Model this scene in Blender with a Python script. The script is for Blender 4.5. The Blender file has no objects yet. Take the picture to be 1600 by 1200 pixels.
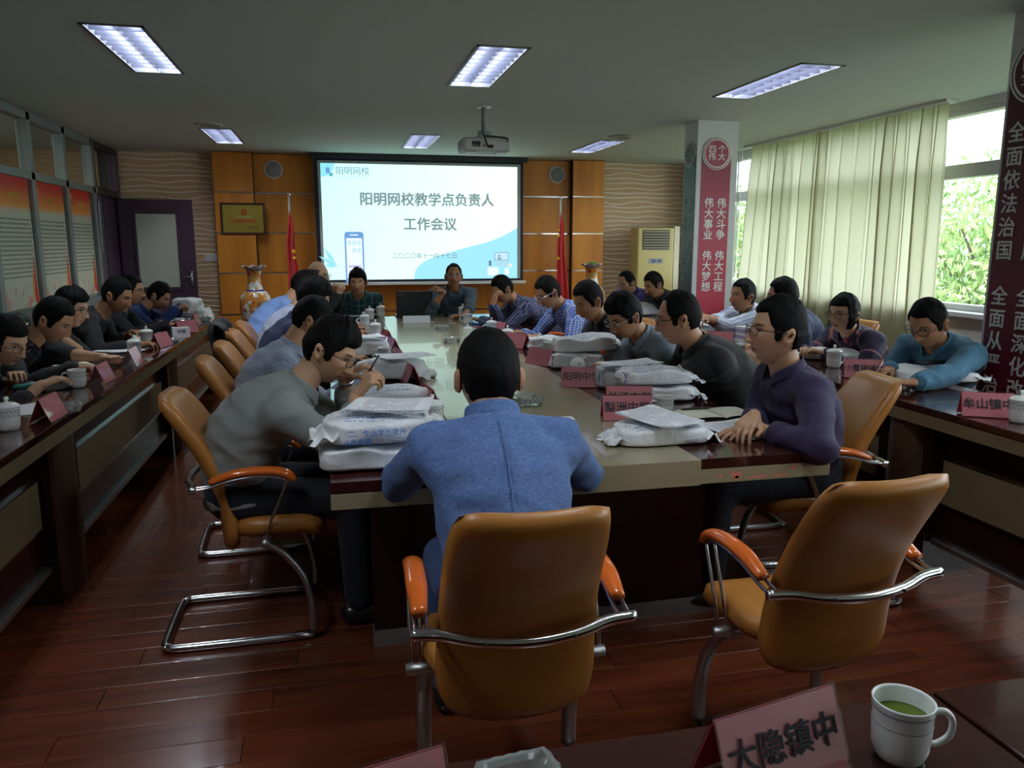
import bpy, bmesh, math, random
import numpy as np
from mathutils import Vector, Matrix, Euler, noise
R = math.radians
sc = bpy.context.scene
col = sc.collection
# ---------------------------------------------------------------- camera, world, exposure
FPX, CH, PITCH, YAW = 1228.0, 1.45, R(10.16), R(12.78)
cd_ = bpy.data.cameras.new('camera'); cam = bpy.data.objects.new('camera', cd_); col.objects.link(cam)
cam.location = (0, 0, CH); cam.rotation_euler = (R(90) - PITCH, 0, -YAW)
cd_.sensor_width = 36; cd_.lens = 36 * FPX / 1600; cd_.clip_start = .05; cd_.clip_end = 200
sc.camera = cam
world = bpy.data.worlds.new('overcast_sky'); sc.world = world; world.use_nodes = True
bgn = world.node_tree.nodes['Background']; bgn.inputs[0].default_value = (.86, .93, 1, 1); bgn.inputs[1].default_value = 3.9
sc.view_settings.view_transform = 'Standard'; sc.view_settings.look = 'None'
sc.view_settings.exposure = 0.55; sc.view_settings.gamma = 1; sc.view_settings.use_curve_mapping = False
sc.cycles.use_denoising = True; sc.cycles.max_bounces = 7; sc.cycles.transparent_max_bounces = 12
sc.cycles.sample_clamp_indirect = 4; sc.cycles.caustics_reflective = False; sc.cycles.caustics_refractive = False

# where a measured direction meets a real plane of the room (used to take sizes and places off the photograph)
_fw = Vector((math.sin(YAW) * math.cos(PITCH), math.cos(YAW) * math.cos(PITCH), -math.sin(PITCH)))
_rt = Vector((math.cos(YAW), -math.sin(YAW), 0)); _up = _rt.cross(_fw); _C = Vector((0, 0, CH))
def ray(x, y): return _fw + _rt * ((x - 800) / FPX) + _up * ((600 - y) / FPX)
def PZ(x, y, z=.76): d = ray(x, y); return _C + d * ((z - CH) / d.z)
def PY(x, y, Y): d = ray(x, y); return _C + d * (Y / d.y)
def PX(x, y, X): d = ray(x, y); return _C + d * (X / d.x)
def PD(x, y, dep): return _C + ray(x, y) * dep

# ---------------------------------------------------------------- materials
def mat(name, color, rough=.6, metal=0.0, bump=0, bscale=60, bdist=.002, var=0, vscale=8, trans=0, alpha=1, emis=None, estr=0, coat=0, ior=None, sub=0, sheen=0, coords='Object', stretch=None):
    m = bpy.data.materials.new(name); m.use_nodes = True; nt = m.node_tree; b = nt.nodes['Principled BSDF']
    c = tuple(color) + (1,) if len(color) == 3 else color
    b.inputs['Base Color'].default_value = c; b.inputs['Roughness'].default_value = rough; b.inputs['Metallic'].default_value = metal
    b.inputs['Transmission Weight'].default_value = trans; b.inputs['Alpha'].default_value = alpha; b.inputs['Coat Weight'].default_value = coat
    b.inputs['Sheen Weight'].default_value = sheen
    if ior: b.inputs['IOR'].default_value = ior
    if sub: b.inputs['Subsurface Weight'].default_value = sub; b.inputs['Subsurface Radius'].default_value = (.02, .008, .004)
    if emis: b.inputs['Emission Color'].default_value = tuple(emis) + (1,); b.inputs['Emission Strength'].default_value = estr
    if bump or var:
        tc = nt.nodes.new('ShaderNodeTexCoord'); src = tc.outputs[coords]
        if stretch:
            mp = nt.nodes.new('ShaderNodeMapping'); mp.inputs['Scale'].default_value = stretch; nt.links.new(src, mp.inputs[0]); src = mp.outputs[0]
    if bump:
        n = nt.nodes.new('ShaderNodeTexNoise'); n.inputs['Scale'].default_value = bscale; n.inputs['Detail'].default_value = 4
        nt.links.new(src, n.inputs['Vector'])
        bp = nt.nodes.new('ShaderNodeBump'); bp.inputs['Strength'].default_value = bump; bp.inputs['Distance'].default_value = bdist
        nt.links.new(n.outputs[0], bp.inputs['Height']); nt.links.new(bp.outputs[0], b.inputs['Normal'])
    if var:
        n = nt.nodes.new('ShaderNodeTexNoise'); n.inputs['Scale'].default_value = vscale; n.inputs['Detail'].default_value = 5
        nt.links.new(src, n.inputs['Vector'])
        mx = nt.nodes.new('ShaderNodeMix'); mx.data_type = 'RGBA'; nt.links.new(n.outputs[0], mx.inputs[0])
        mx.inputs[6].default_value = tuple(v * (1 - var) for v in c[:3]) + (1,); mx.inputs[7].default_value = tuple(min(1, v * (1 + var)) for v in c[:3]) + (1,)
        nt.links.new(mx.outputs[2], b.inputs['Base Color'])
    return m
class NG:                                               # short-hand for building node graphs
    def __init__(s, m): s.nt = m.node_tree; s.b = s.nt.nodes['Principled BSDF']
    def n(s, t, **k):
        x = s.nt.nodes.new(t)
        for a, v in k.items(): setattr(x, a, v)
        return x
    def l(s, a, b): s.nt.links.new(a, b)
    def m(s, op, a, b=None, c=None):
        x = s.n('ShaderNodeMath', operation=op)
        for i, v in enumerate((a, b, c)):
            if v is None: continue
            if isinstance(v, (int, float)): x.inputs[i].default_value = v
            else: s.l(v, x.inputs[i])
        return x.outputs[0]
    def mix(s, f, a, b):
        x = s.n('ShaderNodeMix', data_type='RGBA')
        for i, v in ((0, f), (6, a), (7, b)):
            if isinstance(v, (int, float)): x.inputs[i].default_value = v
            elif isinstance(v, tuple): x.inputs[i].default_value = v + (1,) if len(v) == 3 else v
            else: s.l(v, x.inputs[i])
        return x.outputs[2]
    def xyz(s, what='Object'):
        tc = s.n('ShaderNodeTexCoord'); sp = s.n('ShaderNodeSeparateXYZ'); s.l(tc.outputs[what], sp.inputs[0]); return sp.outputs
def rel(m, w): return w
M = {}
M['ceiling'] = mat('ceiling_paint', (.57, .63, .57), .9)
M['wallpaint'] = mat('wall_paint', (.62, .60, .54), .85, var=.04)
M['column'] = mat('column_paint', (.72, .73, .72), .7, var=.03)
M['wave'] = mat('beige_wall', (.66, .44, .25), .75, var=.05, vscale=3)
M['ridge'] = mat('ridge_paint', (.96, .88, .76), .5)
M['metal'] = mat('chrome', (.72, .72, .74), .18, 1)
M['steel'] = mat('brushed_steel', (.5, .5, .5), .4, 1)
M['alu'] = mat('grey_aluminium', (.30, .34, .33), .45, .5)
M['plum'] = mat('plum_door_paint', (.085, .045, .085), .35)
M['dark'] = mat('dark_plastic', (.012, .012, .014), .4)
M['navyframe'] = mat('screen_border', (.006, .010, .03), .6)
M['white'] = mat('white_plastic', (.72, .72, .70), .4)
M['black'] = mat('black_rubber', (.01, .01, .01), .6)
M['leather'] = mat('tan_leather', (.42, .17, .034), .36, bump=.35, bscale=220, bdist=.0015, var=.06, vscale=4)
M['leatherw'] = mat('worn_pink_backing', (.62, .2, .14), .8)
M['armwood'] = mat('orange_varnished_wood', (.68, .135, .015), .2, coat=.6, var=.12, vscale=14, stretch=(1, .2, 1))
M['mahog'] = mat('dark_mahogany_gloss', (.045, .012, .010), .10, coat=.4, var=.35, vscale=6, stretch=(1, .1, 1))
M['wine'] = mat('dark_wine_panel', (.022, .007, .007), .22, var=.2, vscale=5)
M['tan'] = mat('tan_laminate', (.33, .28, .17), .24, coat=.35, var=.05, vscale=5)
M['tan2'] = mat('olive_tan_panel', (.19, .145, .075), .5, var=.06, vscale=5)
M['kick'] = mat('grey_kick_plate', (.33, .33, .33), .4, .6)
M['porcelain'] = mat('white_porcelain', (.80, .83, .82), .12, coat=.3)
M['paper'] = mat('white_paper', (.88, .88, .92), .7)
M['cream'] = mat('cream_paper', (.80, .78, .62), .7)
M['pink'] = mat('pink_card', (.86, .25, .31), .45, var=.03)
M['pinkd'] = mat('crimson_card_back', (.55, .03, .07), .4)
M['ink'] = mat('black_ink', (.012, .01, .02), .5)
M['blueink'] = mat('blue_ink', (.03, .16, .50), .6)
M['silver'] = mat('silver_lettering', (.90, .90, .88), .7)
M['tea'] = mat('green_tea', (.10, .14, .01), .05)
M['skyblue'] = mat('blue_paper', (.16, .50, .78), .5)
def clear(name, tint, rough, f):
    m = bpy.data.materials.new(name); m.use_nodes = True; g = NG(m); g.nt.nodes.remove(g.b)
    o = g.nt.nodes['Material Output']; t = g.n('ShaderNodeBsdfTransparent'); t.inputs[0].default_value = tint + (1,)
    gl = g.n('ShaderNodeBsdfGlossy'); gl.inputs['Roughness'].default_value = rough; fr = g.n('ShaderNodeFresnel'); fr.inputs[0].default_value = f
    ge = g.n('ShaderNodeNewGeometry'); x = g.n('ShaderNodeMixShader'); g.l(g.m('MULTIPLY', fr.outputs[0], g.m('SUBTRACT', 1, ge.outputs['Backfacing'])), x.inputs[0]); g.l(t.outputs[0], x.inputs[1]); g.l(gl.outputs[0], x.inputs[2]); g.l(x.outputs[0], o.inputs[0]); return m
M['glass'] = clear('clear_glass', (.93, .96, .95), .02, 1.45)
M['acrylic'] = clear('clear_acrylic', (.97, .97, .97), .04, 2.4)
M['lens'] = clear('spectacle_lens', (.9, .92, .94), .02, 1.6)
M['crystal'] = mat('cut_crystal', (.80, .86, .84), .05, trans=.72, ior=1.5)

def wood(name, a, b, sx=(1, 1, .12), rough=.3, scale=5, coat=.2):
    m = mat(name, a, rough, coat=coat); g = NG(m); tc = g.n('ShaderNodeTexCoord'); mp = g.n('ShaderNodeMapping'); mp.inputs['Scale'].default_value = sx
    oi = g.n('ShaderNodeObjectInfo'); ad = g.n('ShaderNodeVectorMath', operation='ADD'); g.l(tc.outputs['Object'], ad.inputs[0])
    sm = g.n('ShaderNodeVectorMath', operation='SCALE'); g.l(oi.outputs['Random'], sm.inputs['Scale']); sm.inputs[0].default_value = (7, 5, 3); g.l(sm.outputs[0], ad.inputs[1])
    g.l(ad.outputs[0], mp.inputs[0]); n = g.n('ShaderNodeTexNoise'); n.inputs['Scale'].default_value = scale; n.inputs['Detail'].default_value = 6; n.inputs['Distortion'].default_value = .8
    g.l(mp.outputs[0], n.inputs['Vector']); r = g.n('ShaderNodeMapRange'); r.inputs[1].default_value = .32; r.inputs[2].default_value = .68; g.l(n.outputs[0], r.inputs[0])
    g.l(g.mix(r.outputs[0], a, b), g.b.inputs['Base Color']); return m
M['woodwall'] = wood('honey_wood_veneer', (.56, .19, .018), (.76, .30, .036), rough=.42, coat=.04)
M['floor'] = wood('red_brown_plank', (.085, .017, .007), (.18, .042, .016), sx=(.12, 1.2, 1), rough=.24, scale=9, coat=.22)

# ---------------------------------------------------------------- mesh helpers
def newobj(name, me, m=None, parent=None, loc=None, rot=None):
    o = bpy.data.objects.new(name, me); col.objects.link(o)
    if m is not None:
        for x in (m if isinstance(m, (list, tuple)) else [m]): me.materials.append(x)
    if parent is not None: o.parent = parent
    if loc is not None: o.location = loc
    if rot is not None: o.rotation_euler = rot
    return o
def empty(name, label, cat, loc=(0, 0, 0), rz=0, group=None):
    o = bpy.data.objects.new(name, None); col.objects.link(o); o.location = loc; o.rotation_euler = (0, 0, rz); o.empty_display_size = .1
    o['label'] = label; o['category'] = cat
    if group: o['group'] = group
    return o
def tag(o, label, cat, group=None):
    o['label'] = label; o['category'] = cat
    if group: o['group'] = group
    return o
def struct(o): o['kind'] = 'structure'; return o
class MB:
    def __init__(s): s.v = []; s.f = []; s.mi = []; s.cur = 0
    def add(s, vs, fs):
        k = len(s.v); s.v += [tuple(v) for v in vs]; s.f += [tuple(i + k for i in f) for f in fs]; s.mi += [s.cur] * len(fs); return s
    def box(s, x0, y0, z0, x1, y1, z1, mtx=None):
        vs = [Vector((x, y, z)) for x in (x0, x1) for y in (y0, y1) for z in (z0, z1)]
        if mtx is not None: vs = [mtx @ v for v in vs]
        return s.add(vs, [(0, 1, 3, 2), (4, 6, 7, 5), (0, 4, 5, 1), (2, 3, 7, 6), (0, 2, 6, 4), (1, 5, 7, 3)])
    def tube(s, pts, r, n=8, closed=False, cap=True, flat=1.0, upv=None):
        pts = [Vector(p) for p in pts]; N = len(pts); rs = r if isinstance(r, (list, tuple)) else [r] * N
        k = len(s.v); up = Vector(upv) if upv else None; nv = None
        for i, p in enumerate(pts):
            if closed: t = pts[(i + 1) % N] - pts[i - 1]
            else: t = pts[min(i + 1, N - 1)] - pts[max(i - 1, 0)]
            t.normalize()
            if nv is None:
                a = up or (Vector((0, 0, 1)) if abs(t.z) < .9 else Vector((1, 0, 0)))
                nv = (a - t * a.dot(t)).normalized()
            else:
                nv = (nv - t * nv.dot(t)).normalized()
            bv = t.cross(nv)
            for j in range(n):
                a = 2 * math.pi * j / n
                s.v.append(tuple(p + nv * (math.cos(a) * rs[i] * flat) + bv * (math.sin(a) * rs[i])))
        for i in range(N if closed else N - 1):
            for j in range(n):
                a = k + i * n + j; b = k + i * n + (j + 1) % n; c = k + ((i + 1) % N) * n + (j + 1) % n; d = k + ((i + 1) % N) * n + j
                s.f.append((a, b, c, d)); s.mi.append(s.cur)
        if cap and not closed:
            s.f.append(tuple(k + j for j in reversed(range(n)))); s.f.append(tuple(k + (N - 1) * n + j for j in range(n))); s.mi += [s.cur] * 2
        return s
    def lathe(s, prof, n=24, c=(0, 0, 0), ang=2 * math.pi, ell=(1, 1)):
        k = len(s.v); full = abs(ang - 2 * math.pi) < 1e-6; cols = n if full else n + 1
        for r, z in prof:
            for j in range(cols):
                a = ang * j / n; s.v.append((c[0] + r * math.cos(a) * ell[0], c[1] + r * math.sin(a) * ell[1], c[2] + z))
        for i in range(len(prof) - 1):
            for j in range(n):
                j2 = (j + 1) % cols
                s.f.append((k + i * cols + j, k + i * cols + j2, k + (i + 1) * cols + j2, k + (i + 1) * cols + j)); s.mi.append(s.cur)
        return s
    def grid(s, fn, nu, nv, closeu=False):
        k = len(s.v)
        for i in range(nu + (0 if closeu else 1)):
            for j in range(nv + 1): s.v.append(tuple(fn(i / nu, j / nv)))
        W = nv + 1; U = nu if closeu else nu + 1
        for i in range(nu):
            for j in range(nv):
                s.f.append((k + i * W + j, k + ((i + 1) % U) * W + j, k + ((i + 1) % U) * W + j + 1, k + i * W + j + 1)); s.mi.append(s.cur)
        return s
    def mesh(s, name='mesh', smooth=True):
        me = bpy.data.meshes.new(name); me.from_pydata(s.v, [], s.f)
        if smooth: me.polygons.foreach_set('use_smooth', [True] * len(me.polygons))
        if any(s.mi): me.polygons.foreach_set('material_index', s.mi)
        me.update(); return me
    def build(s, name, m, parent=None, loc=None, rot=None, smooth=True, bevel=0, solid=0, sub=0):
        o = newobj(name, s.mesh(name, smooth), m, parent, loc, rot)
        if solid: md = o.modifiers.new('s', 'SOLIDIFY'); md.thickness = solid; md.offset = 0
        if bevel:
            md = o.modifiers.new('b', 'BEVEL'); md.width = bevel; md.segments = 2; md.limit_method = 'ANGLE'; md.angle_limit = R(40)
        if sub: md = o.modifiers.new('u', 'SUBSURF'); md.levels = sub; md.render_levels = sub
        return o
def box(name, x0, y0, z0, x1, y1, z1, m, parent=None, bevel=0):
    cx, cy, cz = (x0 + x1) / 2, (y0 + y1) / 2, (z0 + z1) / 2
    return MB().box(x0 - cx, y0 - cy, z0 - cz, x1 - cx, y1 - cy, z1 - cz).build(name, m, parent, (cx, cy, cz), smooth=False, bevel=bevel)
def copy_tree(o, parent=None):
    c = o.copy(); col.objects.link(c)
    if parent is not None: c.parent = parent
    for ch in kids.get(o.name, None) or [x for x in o.children]: copy_tree(ch, c)
    return c
kids = {}
def crv(pts, n=6):                                       # smooth curve through points (Catmull-Rom)
    P = [Vector(p) for p in pts]; P = [P[0] * 2 - P[1]] + P + [P[-1] * 2 - P[-2]]; out = []
    for i in range(1, len(P) - 2):
        for k in range(n):
            t = k / n; a, b, c, d = P[i - 1:i + 3]
            out.append(.5 * ((2 * b) + (c - a) * t + (2 * a - 5 * b + 4 * c - d) * t * t + (3 * b - a - 3 * c + d) * t ** 3))
    out.append(P[-2]); return out
_txt = {}
def text(body, size, m, parent, loc, rot, name='lettering', bold=0, depth=.0006, align='CENTER', sx=1, space=1.0, lspace=1.0):
    key = (body, size, bold, align, sx, space, lspace, m.name, depth)
    if key not in _txt:
        c = bpy.data.curves.new('t', 'FONT'); c.body = body; c.size = size; c.align_x = align; c.align_y = 'CENTER'; c.extrude = depth
        c.resolution_u = 2; c.space_character = space; c.space_line = lspace
        t = bpy.data.objects.new('t', c); col.objects.link(t); me = bpy.data.meshes.new_from_object(t.evaluated_get(bpy.context.evaluated_depsgraph_get()))
        bpy.data.objects.remove(t); bpy.data.curves.remove(c)
        if bold > 0:                                      # heavier strokes: the outline laid down again a little to each side
            bm = bmesh.new(); d = bold * size
            for kz, (dx, dy) in enumerate(((-d, 0), (d, 0), (0, d * .8), (0, -d * .8))):
                m2 = me.copy()
                for v in m2.vertices: v.co.x += dx; v.co.y += dy; v.co.z += kz * .0002
                bm.from_mesh(m2); bpy.data.meshes.remove(m2)
            bm.to_mesh(me); bm.free()
        me.materials.clear(); me.materials.append(m); _txt[key] = me
    o = bpy.data.objects.new(name, _txt[key]); col.objects.link(o); o.parent = parent; o.location = loc; o.rotation_euler = rot; return o
rng = random.Random(7)
# ================================================================ THE ROOM
ZC = 2.58; XL, XR = -2.62, 5.05; YF = 10.95
# floor slab, planks nearest the camera one by one, the rest as one joined mass
struct(box('floor', XL - 2.4, -1.6, -.06, XR + .1, YF + .1, -.012, mat('floor_underlay', (.02, .008, .006), .6)))
flo = bpy.data.objects['floor']
PW, PLN = .125, 1.15
near_meshes = {}; mbf = MB(); npl = 0
y = 0.0; row = 0
while y < YF:
    off = (row * .47) % 1.0 * PLN; x = XL - off
    while x < XR:
        x0, x1 = max(x, XL), min(x + PLN, XR)
        if x1 - x0 > .02:
            if 1.0 <= y < 4.6 and x0 > -2.3 and x1 < 3.35 and npl < 290:
                k = round(x1 - x0, 2)
                if k not in near_meshes:
                    mm = MB(); b_ = .0012; w = PW - .002; L = k - .002
                    mm.box(0, 0, -.012, L, w, -b_); mm.add([(0, 0, -b_), (L, 0, -b_), (L, w, -b_), (0, w, -b_), (b_, b_, 0), (L - b_, b_, 0), (L - b_, w - b_, 0), (b_, w - b_, 0)], [(0, 1, 5, 4), (1, 2, 6, 5), (2, 3, 7, 6), (3, 0, 4, 7), (4, 5, 6, 7)])
                    near_meshes[k] = mm.mesh('floor_plank', False); near_meshes[k].materials.append(M['floor'])
                o = bpy.data.objects.new('floor_plank', near_meshes[k]); col.objects.link(o); o.parent = flo
                o.location = Vector((x0, y, rng.uniform(-.0003, .0003))) - flo.location; npl += 1
            else:
                z = rng.uniform(-.0004, .0004); mbf.box(x0, y, -.012, x1 - .002, y + PW - .002, z)
        x += PLN
    y += PW; row += 1
o = mbf.build('distant_planks', M['floor'], flo, loc=-flo.location, smooth=False); o['kind'] = 'stuff'

LX, LY, LW, LL = (-1.08, 1.03, 3.12), (1.45, 5.35, 9.25), .16, .61
xc = [XL - 2.4] + [v for x in LX for v in (x - LW + .01, x + LW - .01)] + [XR + .3]; yc = [-1.6] + [v for y in LY for v in (y - LL + .01, y + LL - .01)] + [YF + .1]
mbc = MB()
for i in range(len(xc) - 1):                              # ceiling sheet with an opening for every recessed light
    for j in range(len(yc) - 1):
        if i % 2 and j % 2: continue
        mbc.add([(xc[i], yc[j], ZC), (xc[i], yc[j + 1], ZC), (xc[i + 1], yc[j + 1], ZC), (xc[i + 1], yc[j], ZC)], [(0, 1, 2, 3)])
struct(mbc.build('ceiling', M['ceiling'], smooth=False)); struct(box('ceiling_slab', XL - 2.4, -1.6, ZC + .12, XR + .3, YF + .1, ZC + .22, M['ceiling']))
struct(box('wall_back', XL - 2.4, -1.7, 0, XR + .3, -1.6, ZC, M['wallpaint']))
wf = struct(box('wall_front', XL - 2.4, YF, 0, XR + .3, YF + .1, ZC, M['wave']))
# wavy raised ridges on the two beige parts of the far wall
def ridges(x0, x1, seed):
    mb = MB(); r2 = random.Random(seed); z = .04; i = 0
    while z < ZC - .02:
        pts = []; n = int((x1 - x0) / .035); ph = r2.uniform(0, 6)
        amp = .011 if i % 3 else .024
        for k in range(n + 1):
            x = x0 + (x1 - x0) * k / n
            pts.append((x, YF - .002, z + amp * math.sin(x * 9.5 + .35 * math.sin(x * 4 + i) + ph * .25 + i * .5) * (.7 + .3 * math.sin(x * 2.3 + i))))
        mb.tube(pts, [.0085] * len(pts), n=5, flat=1.0); z += .074 if i % 3 == 0 else .062; i += 1
    o = mb.build('wave_relief', M['ridge'], wf, loc=-wf.location); o['kind'] = 'stuff'; return o
ridges(XL, -1.36, 3); ridges(3.80, XR, 5)

# honey veneer panels between chrome strips: boxed out at both ends, recessed behind the screen
xw = [PY(341, 400, 10.75).x, PY(402, 400, 10.75).x, PY(893, 400, 10.75).x, PY(941, 400, 10.75).x]
zs = [0, .035, .54, 1.07, 1.58, 2.085, ZC]
def veneer(name, x0, x1, yf, yb, cuts, label_n):
    w = struct(box(name, x0, yf + .016, 0, x1, yb, ZC, mat(name + '_backing', (.05, .025, .012), .8)))
    for a, b in zip(cuts[:-1], cuts[1:]):
        for i in range(len(zs) - 1):
            if i == 0: continue
            o = MB().box(a + .002, yf, zs[i] + .009, b - .002, yf + .016, zs[i + 1] - .009).build('wood_panel', M['woodwall'], w, loc=-w.location, smooth=False)
    for zz in zs[2:-1]:
        MB().box(x0, yf - .004, zz - .0075, x1, yf + .012, zz + .0075).build('chrome_strip', M['metal'], w, loc=-w.location, smooth=False)
    return w
veneer('trim_1', xw[0], xw[1], 10.72, YF - .001, [xw[0], xw[1]], 1)
veneer('trim_2', xw[1], xw[2], 10.86, YF - .001, [xw[1], .38, 1.3, 2.2, xw[2]], 2)
veneer('trim_3', xw[2], xw[3], 10.72, YF - .001, [xw[2], xw[3]], 3)

# left wall: glazed aluminium partition with posters, door opening at the far end
def framebar(name, y0, y1, z0, z1, d=.09, m='alu'): return struct(box(name, XL - .01, y0, z0, XL + d - .01, y1, z1, M[m], bevel=.004))
wl = struct(box('wall_left', XL - .10, -1.6, 0, XL - .012, 9.9, .80, M['wallpaint']))
mull = [4.16, 5.10, 6.04, 6.98, 7.92, 8.86, 9.80]
k = 1
for yb in mull: framebar('trim_%d' % (10 + k), yb - .045, yb + .045, .80, ZC); k += 1
framebar('trim_20', -1.6, 9.9, ZC - .07, ZC); framebar('trim_21', -1.6, 9.9, 2.0, 2.07); framebar('trim_22', -1.6, 9.9, .78, .86)
wn = 1
for a, b in zip(mull[:-1], mull[1:]):
    w = struct(box('window_%d' % wn, XL + .02, a + .045, 2.07, XL + .026, b - .045, ZC - .07, M['glass'])); wn += 1
    s_ = struct(box('window_%d' % wn, XL + .005, a + .045, .86, XL + .012, b - .045, 2.0, mat('frosted_glass', (.35, .38, .36), .5))); wn += 1
# dark door frame and transom window
struct(box('trim_30', XL - .03, 9.86, 0, XL + .075, 9.93, ZC, M['plum'], bevel=.004))
struct(box('trim_31', XL - .03, 10.84, 0, XL + .075, YF, ZC, M['plum'], bevel=.004))
struct(box('trim_32', XL - .03, 9.93, 2.0, XL + .075, 10.84, 2.08, M['dark'], bevel=.004))
struct(box('trim_33', XL - .03, 9.93, ZC - .06, XL + .075, 10.84, ZC, M['dark'], bevel=.004))
struct(box('trim_34', XL - .02, 10.40, 2.08, XL + .06, 10.46, ZC - .06, M['dark'], bevel=.004))
struct(box('window_%d' % wn, XL + .01, 9.93, 2.08, XL + .016, 10.84, ZC - .06, M['glass'])); wn += 1
# corridor beyond the opening
struct(box('wall_corridor', XL - 2.5, -1.6, 0, XL - 2.4, YF, ZC, M['wallpaint']))
cl_ = empty('corridor_fill_panel', 'added glowing panel in the corridor, brightening the left glass partition', 'light', (XL - 1.2, 7.6, ZC - .036)); MB().box(-.25, -1.2, 0, .25, 1.2, .03).build('fill_panel', mat('corridor_fill_glow', (.8, .8, .8), .6, emis=(1, .97, .9), estr=5.0), cl_, smooth=False)  # added glowing panel, brightens the corridor seen through the upper panes
# second leaf of the door, closed, with a narrow pane glowing in place of corridor light
d2 = struct(box('door_2', XL - .02, 10.30, .02, XL + .03, 10.84, 1.99, M['plum'], bevel=.003))
d2b = struct(box('door_3', XL - .02, 9.94, .02, XL + .02, 10.29, 1.99, mat('lilac_grey_panel', (.10, .09, .11), .5), bevel=.003))
box('narrow_pane', XL + .021, 10.02, 1.35, XL + .027, 10.12, 1.92, mat('corridor_glow_pane', (.7, .72, .75), .3, emis=(.75, .8, .9), estr=.35), None)
o = bpy.data.objects['narrow_pane']; o.parent = d2b; o.location = o.location - d2b.location
# open leaf standing against the far wall
dr = struct(box('door_1', -2.56, 10.80, .02, -1.69, 10.84, 1.99, M['plum'], bevel=.004))
def onto(o, p): o.parent = p; o.location = o.location - p.location; return o
M['frost'] = mat('frosted_door_glass', (.42, .47, .40), .35, trans=.35)
NG_ = NG(M['frost']); 
gl = onto(MB().box(-2.36, 10.785, .90, -1.89, 10.80, 1.81).build('door_glass', mat('frosted_glass_pale', (.55, .60, .50), .3, bump=.3, bscale=12, bdist=.01, stretch=(.3, 1, 3)), None, smooth=False), dr)
mbx = MB()
for z in (.88, 1.83): mbx.box(-2.39, 10.775, z - .02, -1.86, 10.80, z + .02)
for x in (-2.375, -1.875): mbx.box(x - .015, 10.775, .88, x + .015, 10.80, 1.83)
onto(mbx.build('glazing_bead', M['plum'], None, smooth=False), dr)
onto(MB().box(-2.38, 10.785, .25, -1.87, 10.80, .72).build('raised_panel', M['plum'], None, smooth=False, bevel=.008), dr)
mbx = MB().box(-1.775, 10.785, .90, -1.735, 10.80, 1.10); mbx.tube([(-1.755, 10.79, 1.03), (-1.755, 10.75, 1.03), (-1.86, 10.75, 1.03)], .009)
onto(mbx.build('door_handle', M['steel'], None), dr)

# light switch plates
sw = empty('light_switch', 'white double light switch plate on the wavy beige wall beside the open door', 'switch', (PY(331, 403, YF - .01)))
MB().box(-.09, -.008, -.045, .09, .006, .045).build('switch_plate', M['white'], sw, smooth=False, bevel=.003)
for sx in (-.045, .045): MB().box(sx - .03, -.014, -.03, sx + .03, -.008, .03).build('rocker', M['white'], sw, smooth=False, bevel=.002)

# right wall: sill wall, piers, aluminium windows
wr = struct(box('wall_right', XR, -1.6, 0, XR + .22, YF, .86, M['wallpaint']))
struct(box('trim_40', XR - .12, -1.2, .86, XR + .24, YF, .90, mat('white_sill', (.72, .72, .74), .35), bevel=.005))
struct(box('wall_right_top', XR, -1.6, 2.53, XR + .22, YF, ZC, M['wallpaint']))
struct(box('wall_right_rear', XR, -1.6, .86, XR + .22, -1.2, 2.53, M['wallpaint']))
struct(box('wall_right_far', XR, 10.35, .86, XR + .22, YF, 2.53, M['wallpaint']))
M['winframe'] = mat('white_aluminium', (.62, .64, .66), .35)
kk = 41
wy = [-1.2, .05, 1.3, 2.6, 3.9, 5.2, 6.5, 7.3, 8.1, 9.02, 9.95, 10.35]
for yb in wy:
    struct(box('trim_%d' % kk, XR + .04, yb - .03, .90, XR + .12, yb + .03, 2.53, M['winframe'], bevel=.004)); kk += 1
for z0, z1 in ((.90, .95), (1.98, 2.09), (2.48, 2.53)):
    struct(box('trim_%d' % kk, XR + .03, -1.2, z0, XR + .13, 10.35, z1, M['winframe'], bevel=.004)); kk += 1
for a, b in zip(wy[:-1], wy[1:]):
    for z0, z1 in ((.95, 1.98), (2.09, 2.48)):
        struct(box('window_%d' % wn, XR + .075, a + .03, z0, XR + .08, b - .03, z1, M['glass'])); wn += 1

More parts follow.
